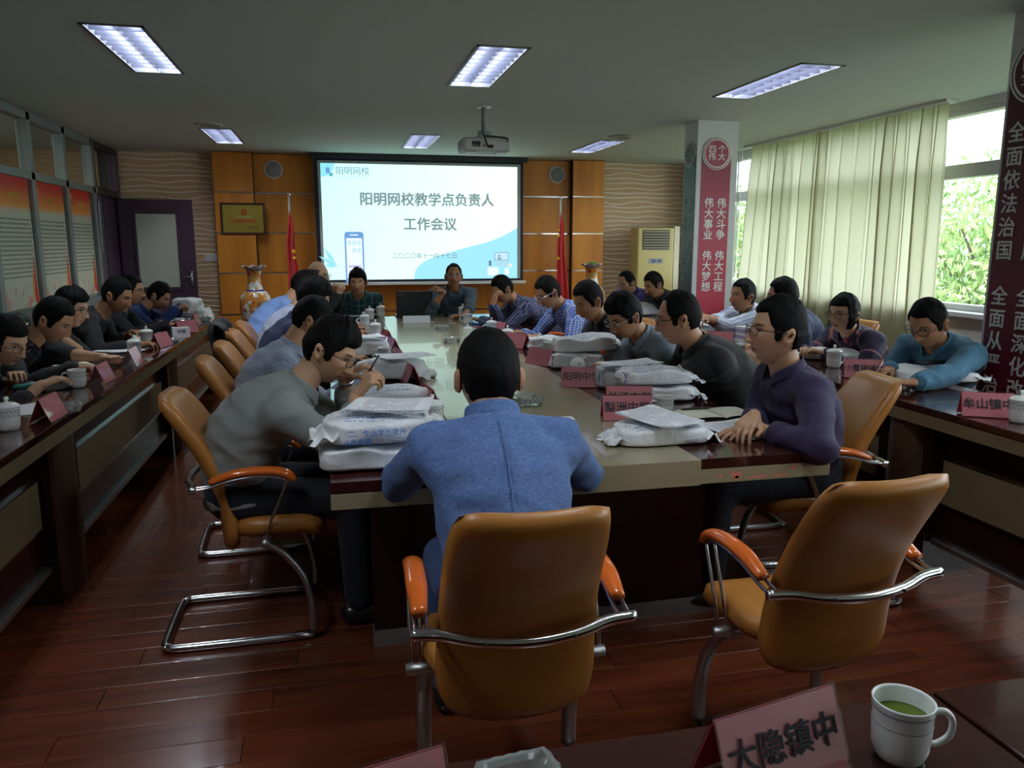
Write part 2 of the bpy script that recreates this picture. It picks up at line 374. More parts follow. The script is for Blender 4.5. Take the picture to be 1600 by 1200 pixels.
# two structural columns with slogan banners
def column(n, y0, y1, w=.42):
    return struct(box('trim_%d' % n, 3.375, y0, 0, 3.375 + w, y1, ZC, M['column'], bevel=.006))
colA = column(60, 7.05, 7.33); colB = column(61, 3.17, 3.53)
def disc(r, t=.003, n=40): return MB().lathe([(0, 0), (r, 0), (r, t), (0, t)], n=n)
def banner(label, w, h, color, dark, loc, rz, seal, cols, title_c, z0, dz, cs, lettm):
    b = empty('slogan_banner', label, 'banner', loc, rz)
    # local: x right, z up, faces -y
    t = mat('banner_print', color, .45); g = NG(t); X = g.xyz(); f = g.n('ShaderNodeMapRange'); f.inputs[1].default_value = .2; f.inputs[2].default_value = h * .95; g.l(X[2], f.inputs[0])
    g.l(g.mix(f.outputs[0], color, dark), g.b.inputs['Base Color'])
    mb = MB(); top = h - .15; pts = []                    # rectangle whose top is notched round the seal
    out = [(-w / 2, 0), (w / 2, 0), (w / 2, top)]
    for k in range(13): a = R(0 - 180 * k / 12); out.append((math.cos(a) * w * .47, top + math.sin(a) * w * .47 * .62))
    out.append((-w / 2, top))
    mb.add([(x, -.004, z) for x, z in out] + [(x, 0, z) for x, z in out], [tuple(range(len(out)))] + [(i, i + len(out), (i + 1) % len(out) + len(out), (i + 1) % len(out)) for i in range(len(out))])
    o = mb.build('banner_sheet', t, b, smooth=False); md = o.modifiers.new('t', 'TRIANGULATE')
    s = disc(w * .46).build('seal', mat('seal_print', title_c, .4), b, loc=(0, -.006, top + .01), rot=(R(90), 0, 0), smooth=False)
    MB().lathe([(w * .40, 0), (w * .44, 0), (w * .44, .0045), (w * .40, .0045)], n=40).build('seal_ring', M['silver'], s)
    rr = MB().lathe([(w * .47, 0), (w * .50, 0), (w * .50, .004), (w * .47, .004)], n=40).build('seal_border', M['silver'], s)
    for i, chs in enumerate(seal):
        text(chs, .080, lettm, s, ((-.5 + i) * .098, 0, .005), (0, 0, 0), bold=.012, lspace=.85)
    for x, s_ in cols:
        for i, ch in enumerate(s_):
            if ch != ' ': text(ch, cs, lettm, b, (x, -.006, z0 - dz * i), (R(90), 0, 0), bold=.018)
    return b
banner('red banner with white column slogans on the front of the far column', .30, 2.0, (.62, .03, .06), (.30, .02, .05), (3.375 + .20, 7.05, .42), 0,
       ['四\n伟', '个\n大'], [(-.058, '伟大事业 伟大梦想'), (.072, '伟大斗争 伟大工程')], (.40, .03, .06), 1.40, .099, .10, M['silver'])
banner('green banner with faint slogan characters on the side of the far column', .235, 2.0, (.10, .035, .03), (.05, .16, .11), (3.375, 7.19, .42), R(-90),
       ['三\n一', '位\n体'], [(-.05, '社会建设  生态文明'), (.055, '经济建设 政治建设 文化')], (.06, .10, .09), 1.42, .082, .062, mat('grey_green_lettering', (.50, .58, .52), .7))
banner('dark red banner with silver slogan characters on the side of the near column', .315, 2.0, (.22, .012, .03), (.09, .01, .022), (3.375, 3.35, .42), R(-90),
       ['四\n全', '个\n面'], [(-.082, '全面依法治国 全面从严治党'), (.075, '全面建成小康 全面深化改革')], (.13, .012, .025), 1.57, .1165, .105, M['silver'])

# ---------------------------------------------------------------- outside: trees, tower, hedge ground
def leaves(name, label, cat, c, rad, n, m, seed):
    r2 = random.Random(seed); mb = MB(); c = Vector(c); rad = Vector(rad)
    for i in range(n):
        d = Vector((r2.gauss(0, 1), r2.gauss(0, 1), r2.gauss(0, 1))).normalized(); rr = r2.random() ** .4
        p = c + Vector((d.x * rad.x, d.y * rad.y, d.z * rad.z)) * rr * (1 + .25 * math.sin(d.z * 7 + d.y * 5 + seed))
        q = Euler((r2.uniform(0, 6), r2.uniform(0, 6), r2.uniform(0, 6))).to_matrix(); s = r2.uniform(.05, .11)
        mb.cur = i % 3
        mb.add([p + q @ Vector(v) for v in ((-s, 0, 0), (0, -s * .4, .01), (s, 0, 0), (0, s * .4, .01))], [(0, 1, 2, 3)])
    return mb.build(name, m, smooth=False)
lm = []
for i, c in enumerate(((.30, .44, .14), (.52, .60, .28), (.20, .34, .12))):
    m_ = mat('leaf_green', c, .5); m_.node_tree.nodes['Principled BSDF'].inputs['Transmission Weight'].default_value = 0; lm.append(m_)
for i, (X, Y, z, r_, lab) in enumerate(((12.3, 12.4, .9, (1.9, 2.0, 1.9), 'leafy green tree outside, seen through the gap between curtain and near column'),
                                   (12.6, 16.9, 1.0, (1.9, 1.9, 2.0), 'leafy green tree outside behind the curtain'),
                                   (12.2, 21.6, 1.0, (1.9, 2.3, 2.2), 'pale green tree outside, seen between the far column and the curtain'))):
    t = empty('tree', lab, 'tree', (X, Y, -3.4))
    o = leaves('foliage', '', '', (0, 0, z + 3.4), r_, 9000, lm, i); o.parent = t; o['kind'] = 'stuff'
    mb = MB(); mb.tube(crv([(0, 0, 0), (.1, 0, 1.5), (-.05, .05, 3), (.1, 0, z + 3.9)]), [.16 - .1 * k / 18 for k in range(19)], n=8)
    for k in range(6):
        a = k * 1.1; mb.tube([(0, 0, 2.4 + k * .3), (math.cos(a) * .7, math.sin(a) * .7, 3.2 + k * .35), (math.cos(a) * 1.3, math.sin(a) * 1.3, 4.2 + k * .3)], [.06, .04, .015], n=6)
    mb.build('trunk', mat('bark', (.10, .07, .05), .9), t)
bt = empty('tower_block', 'pale high-rise block far outside, above the tree in the near window', 'building', (33, 36, -4))
MB().box(-4, -3, 0, 4, 3, 22).build('facade', mat('pale_concrete', (.72, .72, .78), .8), bt, smooth=False)
for i in range(7):
    for j in range(9):
        MB().box(-4.03, -2.7 + i * .8, 4 + j * 1.9, -3.98, -2.3 + i * .8, 5.1 + j * 1.9).build('window', mat('distant_glass', (.45, .48, .55), .3) if i + j == 0 else bpy.data.materials['distant_glass'], bt, smooth=False)
struct(box('ground', XR + .3, -12, -4.1, 60, 60, -4, mat('ground_grass', (.12, .16, .06), .9)))

# ---------------------------------------------------------------- curtain
cm = bpy.data.materials.new('pale_green_curtain'); cm.use_nodes = True; g = NG(cm); g.nt.nodes.remove(g.b)
d = g.n('ShaderNodeBsdfDiffuse'); t = g.n('ShaderNodeBsdfTranslucent'); x = g.n('ShaderNodeMixShader'); x.inputs[0].default_value = .6
d.inputs[0].default_value = (.60, .57, .38, 1); t.inputs[0].default_value = (.68, .66, .49, 1)
g.l(d.outputs[0], x.inputs[1]); g.l(t.outputs[0], x.inputs[2]); g.l(x.outputs[0], g.nt.nodes['Material Output'].inputs[0])
def curtain(label, y0, y1, flare0, flare1, seed, n):
    r2 = random.Random(seed); per = [(r2.uniform(.7, 1.4)) for _ in range(n)]; tot = sum(per); cum = [0]
    for p_ in per: cum.append(cum[-1] + p_ / tot)
    def f(u, v):
        i = max(k for k in range(n) if cum[k] <= u + 1e-9); fr = (u - cum[i]) / (cum[i + 1] - cum[i])
        ph = (i + fr) * 2 * math.pi; a = .030 + .010 * v + .014 * math.sin(i * 2.1)
        yy = y0 + (y1 - y0) * u + (flare0 * (1 - u) ** 2 + flare1 * u * u) * v ** 1.3 + .022 * math.sin(2 * ph) 
        xx = 4.88 + a * math.copysign(abs(math.sin(ph)) ** .8, math.sin(ph)) * (.5 + .5 * min(1, v * 5)) + .012 * math.sin(ph * .37 + 3 * v)
        return (xx, yy, 2.572 - v * 2.45)
    o = MB().grid(f, n * 14, 26).build('curtain', cm); tag(o, label, 'curtain'); return o
curtain('pale yellow-green translucent curtain hanging nearest the far column', 7.35, 8.72, 0, .35, 1, 8)
curtain('pale yellow-green translucent curtain hanging beside the near window gap', 5.66, 7.40, -.05, 0, 4, 10)
rl = MB().box(4.80, 5.6, 2.555, 4.92, 8.8, 2.58).build('curtain_rail', M['white'], smooth=False); tag(rl, 'white curtain rail on the ceiling along the window wall', 'curtain rail')
o = MB().grid(lambda u, v: (4.93 + .02 * math.sin(u * 30), 9.05 + .35 * u + .05 * v, 2.56 - 2.4 * v), 60, 10).build('sheer_curtain', mat('white_sheer', (.8, .8, .8), .8, trans=0, alpha=.65)); tag(o, 'white sheer curtain seen between far column and window', 'curtain')

# ---------------------------------------------------------------- projection screen
ys = 10.62
A = PY(489, 244, ys); B = PY(817, 441, ys); I0 = PY(500, 257, ys); I1 = PY(808, 436, ys)
x0, x1, zt, zb = A.x, B.x, min(2.57, A.z), PY(505, 441, ys).z
scr = empty('projection_screen', 'large projection screen with dark border showing a pale blue title slide', 'screen', ((x0 + x1) / 2, ys, 0))
L = lambda x: x - (x0 + x1) / 2
ix0, ix1 = PY(502, 300, ys).x, PY(808, 300, ys).x; iz1, iz0 = PY(655, 258, ys).z, PY(655, 436, ys).z
MB().box(L(x0), 0, zb - .0, L(x1), .01, zt).build('screen_border', M['navyframe'], scr, smooth=False)
MB().box(L(ix0) - .035, -.004, iz0 - .003, L(ix1) + .045, 0, iz1 + .035).build('screen_fabric', mat('screen_fabric', (.45, .48, .46), .7), scr, smooth=False)
MB().box(L(x0) - .01, -.03, zb - .045, L(x1) + .04, .03, zb - .005).build('weight_bar', M['white'], scr, smooth=False, bevel=.006)
MB().box(L(x0) - .05, -.05, zt - .02, L(x1) + .05, .06, ZC).build('screen_case', mat('dark_case', (.02, .02, .03), .5), scr, smooth=False, bevel=.008)
sm = mat('slide_image', (0, 0, 0), .9, emis=(1, 1, 1), estr=1.35); g = NG(sm); X = g.xyz('Generated')
u, v = X[0], X[2]
# lower right light-blue wave: below a curve
cv = g.n('ShaderNodeFloatCurve'); c_ = cv.mapping.curves[0]
pt = [(0, 0), (.45, 0), (.455, .06), (.50, .15), (.62, .23), (.75, .29), (.88, .355), (1, .46)]
c_.points[0].location = pt[0]; c_.points[1].location = pt[-1]
for p_ in pt[1:-1]: c_.points.new(*p_)
cv.mapping.update(); g.l(u, cv.inputs[1])
below = g.m('LESS_THAN', v, cv.outputs[0])
rr = g.m('DIVIDE', u, .95); base = g.mix(rr, (.36, .64, .66), (.52, .74, .60)); 
base = g.mix(g.m('MULTIPLY', g.m('SUBTRACT', 1, v), .15), base, (.62, .72, .72))
colr = g.mix(below, base, (.20, .44, .55))
cc = g.m('SQRT', g.m('ADD', g.m('POWER', g.m('MULTIPLY', u, 1.7), 2), g.m('POWER', g.m('SUBTRACT', 1, v), 2)))
colr = g.mix(g.m('LESS_THAN', cc, .115), colr, (.16, .44, .53))
g.l(colr, g.b.inputs['Emission Color'])
sl = MB().box(L(ix0), -.006, iz0, L(ix1), -.0045, iz1).build('slide', sm, scr, smooth=False)
SW, SH = ix1 - ix0, iz1 - iz0
def em(name, c): return mat(name, (0, 0, 0), .9, emis=c, estr=.70)
eg = em('slide_grey', (.22, .30, .32)); eb = em('slide_blue', (.16, .36, .72)); ep = em('slide_pale', (.74, .93, .98)); ec = em('slide_cyan', (.35, .82, .90)); el = em('slide_lilac', (.55, .52, .78)); ew = em('slide_white', (.88, .97, 1)); eo = em('slide_tile', (.62, .86, .92))
def SP(u, v): return (L(ix0) + u * SW, -.008, iz0 + v * SH)
rx = (R(90), 0, 0)
text('阳明网校教学点负责人', .178, eg, scr, SP(.53, .695), rx, bold=.028, depth=.0003, name='title_line')
text('工作会议', .178, eg, scr, SP(.54, .48), rx, bold=.028, depth=.0003, name='title_line')
text('二〇二〇年十一月十七日', .079, eg, scr, SP(.51, .205), rx, bold=.008, depth=.0003, name='date_line')
text('阳明网校', .108, em('slide_slate', (.12, .26, .36)), scr, SP(.155, .935), rx, bold=-.004, depth=.0003, name='logo_text')
text('YANGMINGWANGXIAO', .030, em('slide_soft', (.45, .66, .72)), scr, SP(.155, .885), rx, depth=.0003, space=1.1, name='logo_text')
def rrect(mb, cx, cz, w, h, r=.02, y=0):
    vs = []
    for sx, sz, a0 in ((1, 1, 0), (-1, 1, 90), (-1, -1, 180), (1, -1, 270)):
        for k in range(4): a = R(a0 + 30 * k); vs.append((cx + sx * (w / 2 - r) + r * math.cos(a), y, cz + sz * (h / 2 - r) + r * math.sin(a)))
    mb.add(vs, [tuple(reversed(range(len(vs))))])
def flat(nm, m, items, y):
    mb = MB()
    for it in items: rrect(mb, *it)
    return mb.build(nm, m, scr, loc=SP(0, 0)[:1] + (y,) + SP(0, 0)[2:], smooth=False)
px, pz = .152 * SW, .195 * SH
flat('phone_drawing', eb, [(px, pz, .245, .66, .035)], -.0075)
flat('phone_display', ew, [(px, pz - .01, .205, .52, .01), (px, pz + .29, .11, .015, .006)], -.0082)
for dx, dz in ((-.06, .19), (0, .19), (.06, .19), (0, .095), (.06, .095)): flat('phone_tile', eo, [(px + dx, pz + dz, .048, .06, .01)], -.0088)
flat('phone_bars', el, [(px, pz - .115, .16, .028, .008)], -.0088); flat('phone_bars', ec, [(px, pz - .175, .16, .02, .008)], -.0088)
mb = MB()
for a, l_ in ((125, .30), (150, .26), (175, .17)):
    a = R(a); d = Vector((math.cos(a), 0, math.sin(a))); n_ = Vector((-d.z, 0, d.x)); o_ = Vector((.03 * SW + .055, 0, .12 * SH))
    mb.add([o_, o_ + d * l_ * .5 + n_ * .028, o_ + d * l_, o_ + d * l_ * .5 - n_ * .028], [(0, 3, 2, 1)])
mb.build('leaf_drawing', ec, scr, loc=(SP(0, 0)[0] + .03, -.0075, SP(0, 0)[2]), smooth=False)
lx, lz = .915 * SW, .20 * SH
flat('laptop_drawing', em('slide_mid', (.25, .45, .58)), [(lx, lz, .20, .115, .01)], -.0075)
flat('laptop_display', em('slide_sky', (.58, .84, .95)), [(lx, lz, .18, .095, .005)], -.008)
flat('figure_drawing', em('slide_figure', (.30, .42, .50)), [(lx - .03, lz + .01, .03, .035, .014), (lx - .03, lz - .028, .055, .035, .014)], -.0086)
flat('keyboard_drawing', em('slide_keys', (.46, .72, .86)), [(lx + .01, lz - .10, .17, .05, .004)], -.008)
flat('paper_drawing', ew, [(lx - .12, lz - .20, .15, .11, .01), (lx + .075, lz - .2, .06, .09, .01), (lx + .12, lz - .12, .055, .045, .02)], -.0082)
flat('handset_drawing', em('slide_ink', (.12, .22, .32)), [(lx - .16, lz - .09, .035, .07, .008)], -.0086)
flat('accent_drawing', em('slide_red', (.8, .35, .3)), [(lx + .12, lz - .12, .02, .015, .006)], -.0092)
flat('logo_mark', eb, [(.035 * SW, .94 * SH, .05, .07, .01)], -.0082); flat('logo_mark', em('slide_teal', (.1, .5, .62)), [(.05 * SW, .905 * SH, .05, .045, .01)], -.0088)

# round wall loudspeakers
for px_, py_, lab in ((427, 265, 'round grey loudspeaker in the wood panelling left of the screen'), (870, 273, 'round grey loudspeaker in the wood panelling right of the screen')):
    s = empty('wall_speaker', lab, 'loudspeaker', PY(px_, py_, 10.86), group=None)
    MB().lathe([(0, .012), (.098, .012), (.10, 0)], n=36).build('speaker_grille', mat('speaker_mesh', (.30, .33, .33), .7, bump=.6, bscale=400, bdist=.003), s, rot=(R(90), 0, 0))
    MB().lathe([(.098, 0), (.098, .018), (.112, .018), (.118, 0)], n=36).build('speaker_rim', M['white'], s, rot=(R(90), 0, 0))
for px_, py_, lab in ((325, 194, 'round flat speaker in the ceiling behind the far left light'), (970, 213, 'round flat speaker in the ceiling behind the far right light')):
    p = PZ(px_, py_, ZC); s = empty('ceiling_speaker', lab, 'loudspeaker', p)
    MB().lathe([(0, -.012), (.09, -.012), (.10, -.010)], n=32).build('speaker_grille', mat('ceiling_mesh', (.32, .33, .28), .7), s)
    MB().lathe([(.10, 0), (.10, -.018), (.13, -.014), (.135, 0)], n=32).build('speaker_rim', mat('ceiling_rim', (.5, .5, .45), .6), s)

# ceiling lights: recessed housings with tubes and louvres
te = mat('fluorescent_tube', (.9, .9, .95), .5, emis=(.88, .95, 1.0), estr=84.0)
lv = mat('louvre_blade', (.07, .075, .11), .3, .5)
refl = mat('light_reflector', (.16, .17, .22), .4, .5)
lframe = mat('light_frame', (.16, .16, .15), .4, .3)
def ceiling_light(cx, cy, label):
    t = empty('ceiling_light', label, 'light', (cx, cy, ZC), group='recessed louvred ceiling lights')
    W, Ln = LW, LL
    fr = MB()
    for a, b, c, d in ((-W, -Ln, W, -Ln + .02), (-W, Ln - .02, W, Ln), (-W, -Ln, -W + .018, Ln), (W - .018, -Ln, W, Ln)): fr.box(a, b, -.006, c, d, -.0005)
    fr.build('frame', lframe, t, smooth=False)
    hb = MB(); w, l, h = W - .012, Ln - .012, .085        # open-bottomed housing
    hb.add([(-w, -l, 0), (w, -l, 0), (w, l, 0), (-w, l, 0), (-w * .8, -l, h), (w * .8, -l, h), (w * .8, l, h), (-w * .8, l, h)], [(0, 4, 5, 1), (1, 5, 6, 2), (2, 6, 7, 3), (3, 7, 4, 0), (4, 7, 6, 5)])
    hb.build('reflector', refl, t, smooth=False)
    for sx in (-.07, .07): MB().tube([(sx, -Ln + .03, .060), (sx, Ln - .03, .060)], .010, n=8).build('tube', te, t)
    for k in range(1, 10):
        yy = -Ln + .02 + (2 * Ln - .04) * k / 10
        MB().box(-w + .004, yy - .001, -.002, w - .004, yy + .001, .040).build('louvre', lv, t, smooth=False)
    MB().box(-.001, -Ln + .02, -.002, .001, Ln - .02, .040).build('louvre_spine', lv, t, smooth=False)
nm = {(-1.08, 5.35): 'louvred ceiling light, nearest on the left', (1.03, 5.35): 'louvred ceiling light, nearest in the middle above the table', (3.12, 5.35): 'louvred ceiling light, nearest on the right before the curtain',
      (-1.08, 9.25): 'small looking far left ceiling light above the door side', (1.03, 9.25): 'far middle ceiling light left of the projector', (3.12, 9.25): 'far right ceiling light right of the projector',
      (-1.08, 1.45): 'left ceiling light of the row above the camera, outside the picture', (1.03, 1.45): 'middle ceiling light of the row above the camera, outside the picture', (3.12, 1.45): 'right ceiling light of the row above the camera, outside the picture'}
for k_, v_ in nm.items(): ceiling_light(k_[0], k_[1], v_)

# projector
pj = empty('projector', 'white ceiling projector hung on a grey pole in front of the screen', 'projector', (1.30, 6.80, ZC))
bm_ = MB().box(-.205, -.15, -.375, .205, .15, -.265); bm_.build('projector_body', mat('projector_white', (.50, .49, .45), .45), pj, smooth=False, bevel=.022)
MB().tube([(0, 0, 0), (0, 0, -.20)], .024, n=14).build('mount_pole', mat('mount_grey', (.32, .34, .34), .5), pj)
MB().lathe([(0, 0), (.06, 0), (.06, -.008), (0, -.008)], n=20).build('ceiling_plate', M['white'], pj, smooth=False)
mb = MB().box(-.05, -.05, -.235, .05, .05, -.20).box(-.085, -.06, -.262, .085, .06, -.25).box(-.045, -.01, -.25, -.03, .01, -.20).box(.03, -.01, -.25, .045, .01, -.20); mb.build('mount_bracket', M['alu'], pj, smooth=False)
for i, x in enumerate((-.12, -.095, -.07, -.03, 0, .02)): MB().lathe([(0, 0), (.008, 0), (.008, .006), (0, .006)], n=10).build('socket', M['dark'], pj, loc=(x, -.151, -.335), rot=(R(90), 0, 0))
MB().box(-.13, -.1525, -.325, -.06, -.150, -.300).box(0.0, -.153, -.35, .05, -.15, -.325).build('port_panel', M['dark'], pj, smooth=False)
MB().tube(crv([(-.01, -.02, -.20), (-.035, -.14, -.24), (-.02, -.175, -.29), (.0, -.155, -.335)]), .007).build('cable', M['dark'], pj)
MB().tube(crv([(.01, 0, -.235), (.08, -.08, -.25), (.16, -.16, -.27), (.17, -.158, -.30)]), .006).build('cable', M['dark'], pj)
MB().lathe([(0, 0), (.04, 0), (.045, .02), (.035, .03), (0, .03)], n=24).build('lens', M['dark'], pj, loc=(.06, .15, -.32), rot=(R(-90), 0, 0))
for x in (-.13, .13): MB().box(x - .04, -.1, -.385, x + .04, .0, -.374).build('foot', M['white'], pj, smooth=False)

# posters on the partition
def poster(label, y0, y1, title):
    p = empty('wall_poster', label, 'poster', (XL + .045, (y0 + y1) / 2, .90), R(-90) * -1 if False else R(90), group=None)
    # local x runs along -Y..: rotate so the face looks to +X
    w = (y1 - y0); h = 1.10
    m_ = mat('poster_print', (1, 1, 1), .5); g = NG(m_); X = g.xyz(); x, z = X[0], X[2]
    n = g.n('ShaderNodeTexNoise'); n.inputs['Scale'].default_value = 9; tc = g.n('ShaderNodeTexCoord'); g.l(tc.outputs['Object'], n.inputs['Vector'])
    zz = g.m('DIVIDE', z, h)
    paper = g.mix(n.outputs[0], (.52, .55, .42), (.62, .62, .50))
    red = g.mix(g.m('SMOOTH_MIN', g.m('MAXIMUM', g.m('MULTIPLY', g.m('SUBTRACT', zz, .78), 6), 0), 1, .1), (.80, .33, .06), (.62, .035, .02))
    c = g.mix(g.m('MINIMUM', g.m('MAXIMUM', g.m('MULTIPLY', g.m('SUBTRACT', zz, .74), 22), 0), 1), paper, red)
    # body text lines
    ln = g.m('LESS_THAN', g.m('FRACT', g.m('MULTIPLY', z, 27)), .42); br = g.n('ShaderNodeTexNoise'); br.inputs['Scale'].default_value = 1; mp = g.n('ShaderNodeMapping'); mp.inputs['Scale'].default_value = (110, 1, 27)
    g.l(tc.outputs['Object'], mp.inputs[0]); g.l(mp.outputs[0], br.inputs['Vector'])
    ed = g.n('ShaderNodeTexNoise'); ed.inputs['Scale'].default_value = 1; mp2 = g.n('ShaderNodeMapping'); mp2.inputs['Scale'].default_value = (.01, 1, 19); g.l(tc.outputs['Object'], mp2.inputs[0]); g.l(mp2.outputs[0], ed.inputs['Vector'])
    body = g.m('MULTIPLY', g.m('MULTIPLY', ln, g.m('GREATER_THAN', br.outputs[0], .42)), g.m('MULTIPLY', g.m('LESS_THAN', g.m('ABSOLUTE', x), g.m('SUBTRACT', w * .72, g.m('MULTIPLY', ed.outputs[0], w * .5))), g.m('MULTIPLY', g.m('LESS_THAN', zz, .70), g.m('GREATER_THAN', zz, .22))))
    c = g.mix(g.m('MULTIPLY', body, .7), c, (.05, .08, .05))
    # red foot and wash of blossom colour
    fl = g.m('MULTIPLY', g.m('GREATER_THAN', n.outputs[0], .56), g.m('LESS_THAN', zz, .16)); c = g.mix(g.m('MULTIPLY', fl, .6), c, (.70, .15, .10))
    g.l(c, g.b.inputs['Base Color'])
    MB().box(-w / 2, 0, 0, w / 2, .006, h).build('poster_sheet', m_, p, smooth=False)
    mb = MB()                                              # red pillar drawing at the right edge
    mb.add([(w / 2 - .10, -.002, .05), (w / 2 - .01, -.002, .0), (w / 2 - .035, -.002, .28), (w / 2 - .055, -.002, .50), (w / 2 - .075, -.002, .28)], [(0, 1, 2, 3, 4)])
    mb.build('pillar_drawing', mat('poster_red', (.62, .05, .02), .5), p, smooth=False)
    MB().add([(w / 2 - .14, -.001, .12), (w / 2 - .09, -.001, .05), (w / 2 - .085, -.001, .40), (w / 2 - .10, -.001, .33)], [(0, 1, 2, 3)]).build('pillar_drawing', mat('poster_orange', (.75, .38, .08), .5), p, smooth=False)
    text(title, .055, mat('poster_gold', (.80, .50, .08), .4), p, (0.02, -.003, h * .855), (R(90), 0, 0), bold=.01, depth=.0005)
    mb = MB(); mb.tube([(-.02 + .028 * math.cos(R(a)), 0, .028 * math.sin(R(a))) for a in range(-150, 100, 25)], [.002 + .004 * math.sin(math.pi * i / 9) for i in range(10)], n=6); mb.tube([(-.035, 0, -.02), (.0, 0, .015)], .004, n=6); mb.box(-.015, -.003, .008, .012, .003, .022)
    mb.build('emblem', bpy.data.materials['poster_gold'], p, loc=(-w / 2 + .09, -.004, h * .93))
    return p
poster('red topped poster nearest the left edge of the picture', 7.02, 7.86, '入党誓词权利')
poster('red topped poster in the middle of the left partition', 7.99, 8.79, '党员义务')
poster('red topped poster nearest the open door', 8.93, 9.70, '党员权利')

# air conditioner
ac = empty('air_conditioner', 'beige floor standing air conditioner with dark louvred outlet in the far right corner', 'air conditioner', (PY(1020, 400, 10.5).x, 10.55, 0))
acm = mat('beige_enamel', (.50, .40, .14), .4)
MB().box(-.27, -.15, 0, .27, .17, 1.66).build('cabinet', acm, ac, smooth=False, bevel=.02)
MB().box(-.20, -.156, 1.36, .20, -.148, 1.63).build('outlet_recess', M['dark'], ac, smooth=False)
for i in range(7): MB().box(-.195, -.172, -.004, .195, -.150, .004, Matrix.Translation((0, 0, 1.385 + i * .037)) @ Matrix.Rotation(0, 4, 'X')).build('louvre', acm, ac, smooth=False)
MB().box(-.11, -.154, 1.17, .11, -.148, 1.24).build('control_panel', mat('panel_grey', (.25, .26, .25), .4), ac, smooth=False)
MB().box(-.06, -.158, 1.18, .0, -.153, 1.23).box(.03, -.158, 1.185, .08, -.153, 1.225).build('display', mat('panel_blue', (.05, .08, .14), .2), ac, smooth=False)
MB().box(-.22, -.154, .10, .22, -.148, .75).build('intake_grille', mat('beige_grille', (.34, .28, .13), .5, bump=.8, bscale=90, bdist=.01, stretch=(.1, 1, 1)), ac, smooth=False)
MB().box(.28, -.13, .1, .36, .17, 1.68).build('side_duct', mat('cream_duct', (.6, .55, .38), .5), ac, smooth=False)

# plaque
p = PY(380, 342, 10.71); pq = empty('award_plaque', 'gold award plaque in a dark wood frame on the left veneer panel', 'plaque', (p.x, 10.715, p.z))
MB().box(-.275, -.012, -.20, .275, 0, .20).build('plaque_frame', mat('plaque_frame', (.06, .02, .015), .3), pq, smooth=False, bevel=.006)
MB().box(-.245, -.016, -.17, .245, -.010, .17).build('plaque_plate', mat('brass_plate', (.45, .36, .06), .35, .7), pq, smooth=False)
redm = mat('plaque_red', (.60, .02, .02), .4)
mb = MB(); mb.tube([(.034 * math.cos(R(a)), 0, .034 * math.sin(R(a))) for a in range(-140, 100, 20)], [.003 + .006 * math.sin(math.pi * i / 11) for i in range(12)], n=6); mb.tube([(-.03, 0, -.03), (.012, 0, .012)], .005, n=6); mb.box(-.022, -.004, .008, .012, .004, .026)
mb.build('emblem', redm, pq, loc=(.005, -.018, .088))
text('五星级基层党组织', .042, redm, pq, (0, -.017, -.03), rx, bold=.02)
text('中共余姚市委员会', .018, M['ink'], pq, (.11, -.017, -.10), rx, bold=.01); text('二〇一六年六月', .018, M['ink'], pq, (.12, -.017, -.125), rx, bold=.01)
def star(r, c=(0, 0, 0), t=.002):
    pts = [(c[0] + (r if k % 2 == 0 else r * .4) * math.sin(k * math.pi / 5), c[2] + (r if k % 2 == 0 else r * .4) * math.cos(k * math.pi / 5)) for k in range(10)]
    return [(x, c[1] - t, z) for x, z in pts] + [(c[0], c[1] - t, c[2])], [(10, (k + 1) % 10, k) for k in range(10)]
mb = MB()
for i in range(5): mb.add(*star(.013, (-.07 + i * .035, -.016, .028)))
mb.build('white_stars', M['white'], pq, smooth=False)

# flags
def flag(px_, ytop, lab, sd, starx):
    b = PY(px_, ytop, 10.35); f = empty('national_flag', lab, 'flag', (b.x, 10.35, 0))
    MB().tube([(0, 0, .1), (0, 0, b.z)], .013, n=12).build('flag_pole', mat('pale_pole', (.62, .60, .56), .35, .3), f)
    MB().lathe([(0, 0), (.02, .004), (.026, .022), (.02, .036), (.010, .045), (0, .05)], n=14).build('finial', M['metal'], f, loc=(0, 0, b.z - .005))
    MB().lathe([(0, .1), (.03, .1), (.035, .06), (.14, .03), (.15, 0), (0, 0)], n=24).build('flag_base', M['steel'], f)
    top = b.z - .19
    def fn(u, v):
        w = .03 + .15 * min(1, v * 1.1) ** .8; ph = u * 12 + v * 1.5 + sd
        x = (-.05 * min(1, v * 3)) + u * w + .0 * v; return (x + (-.0 if sd else 0), -.028 - .02 * math.sin(ph) * min(1, v * 3 + .2), top - v * 1.25 + .14 * (u - .2) * -1 * (1 - v) + .03 * math.sin(u * 3.5 + 2) * v)
    fl = MB().grid(fn, 36, 26).build('flag_cloth', mat('flag_red', (.62, .008, .012), .55, sheen=.3), f, solid=.002)
    mb = MB()
    for (sx, sz, rr_) in starx: mb.add(*star(rr_, (sx, -.054, sz)))
    mb.build('flag_star', mat('flag_yellow', (.80, .62, .03), .5), f, smooth=False)
    return f
flag(451, 306, 'red national flag on a pole left of the screen', 0, [(.03, 1.35, .035), (.035, 1.27, .03)])
flag(876, 312, 'red national flag with yellow stars on a pole right of the screen', 2.2, [(-.035, 1.55, .028), (-.035, 1.62, .02), (-.04, 1.25, .03)])

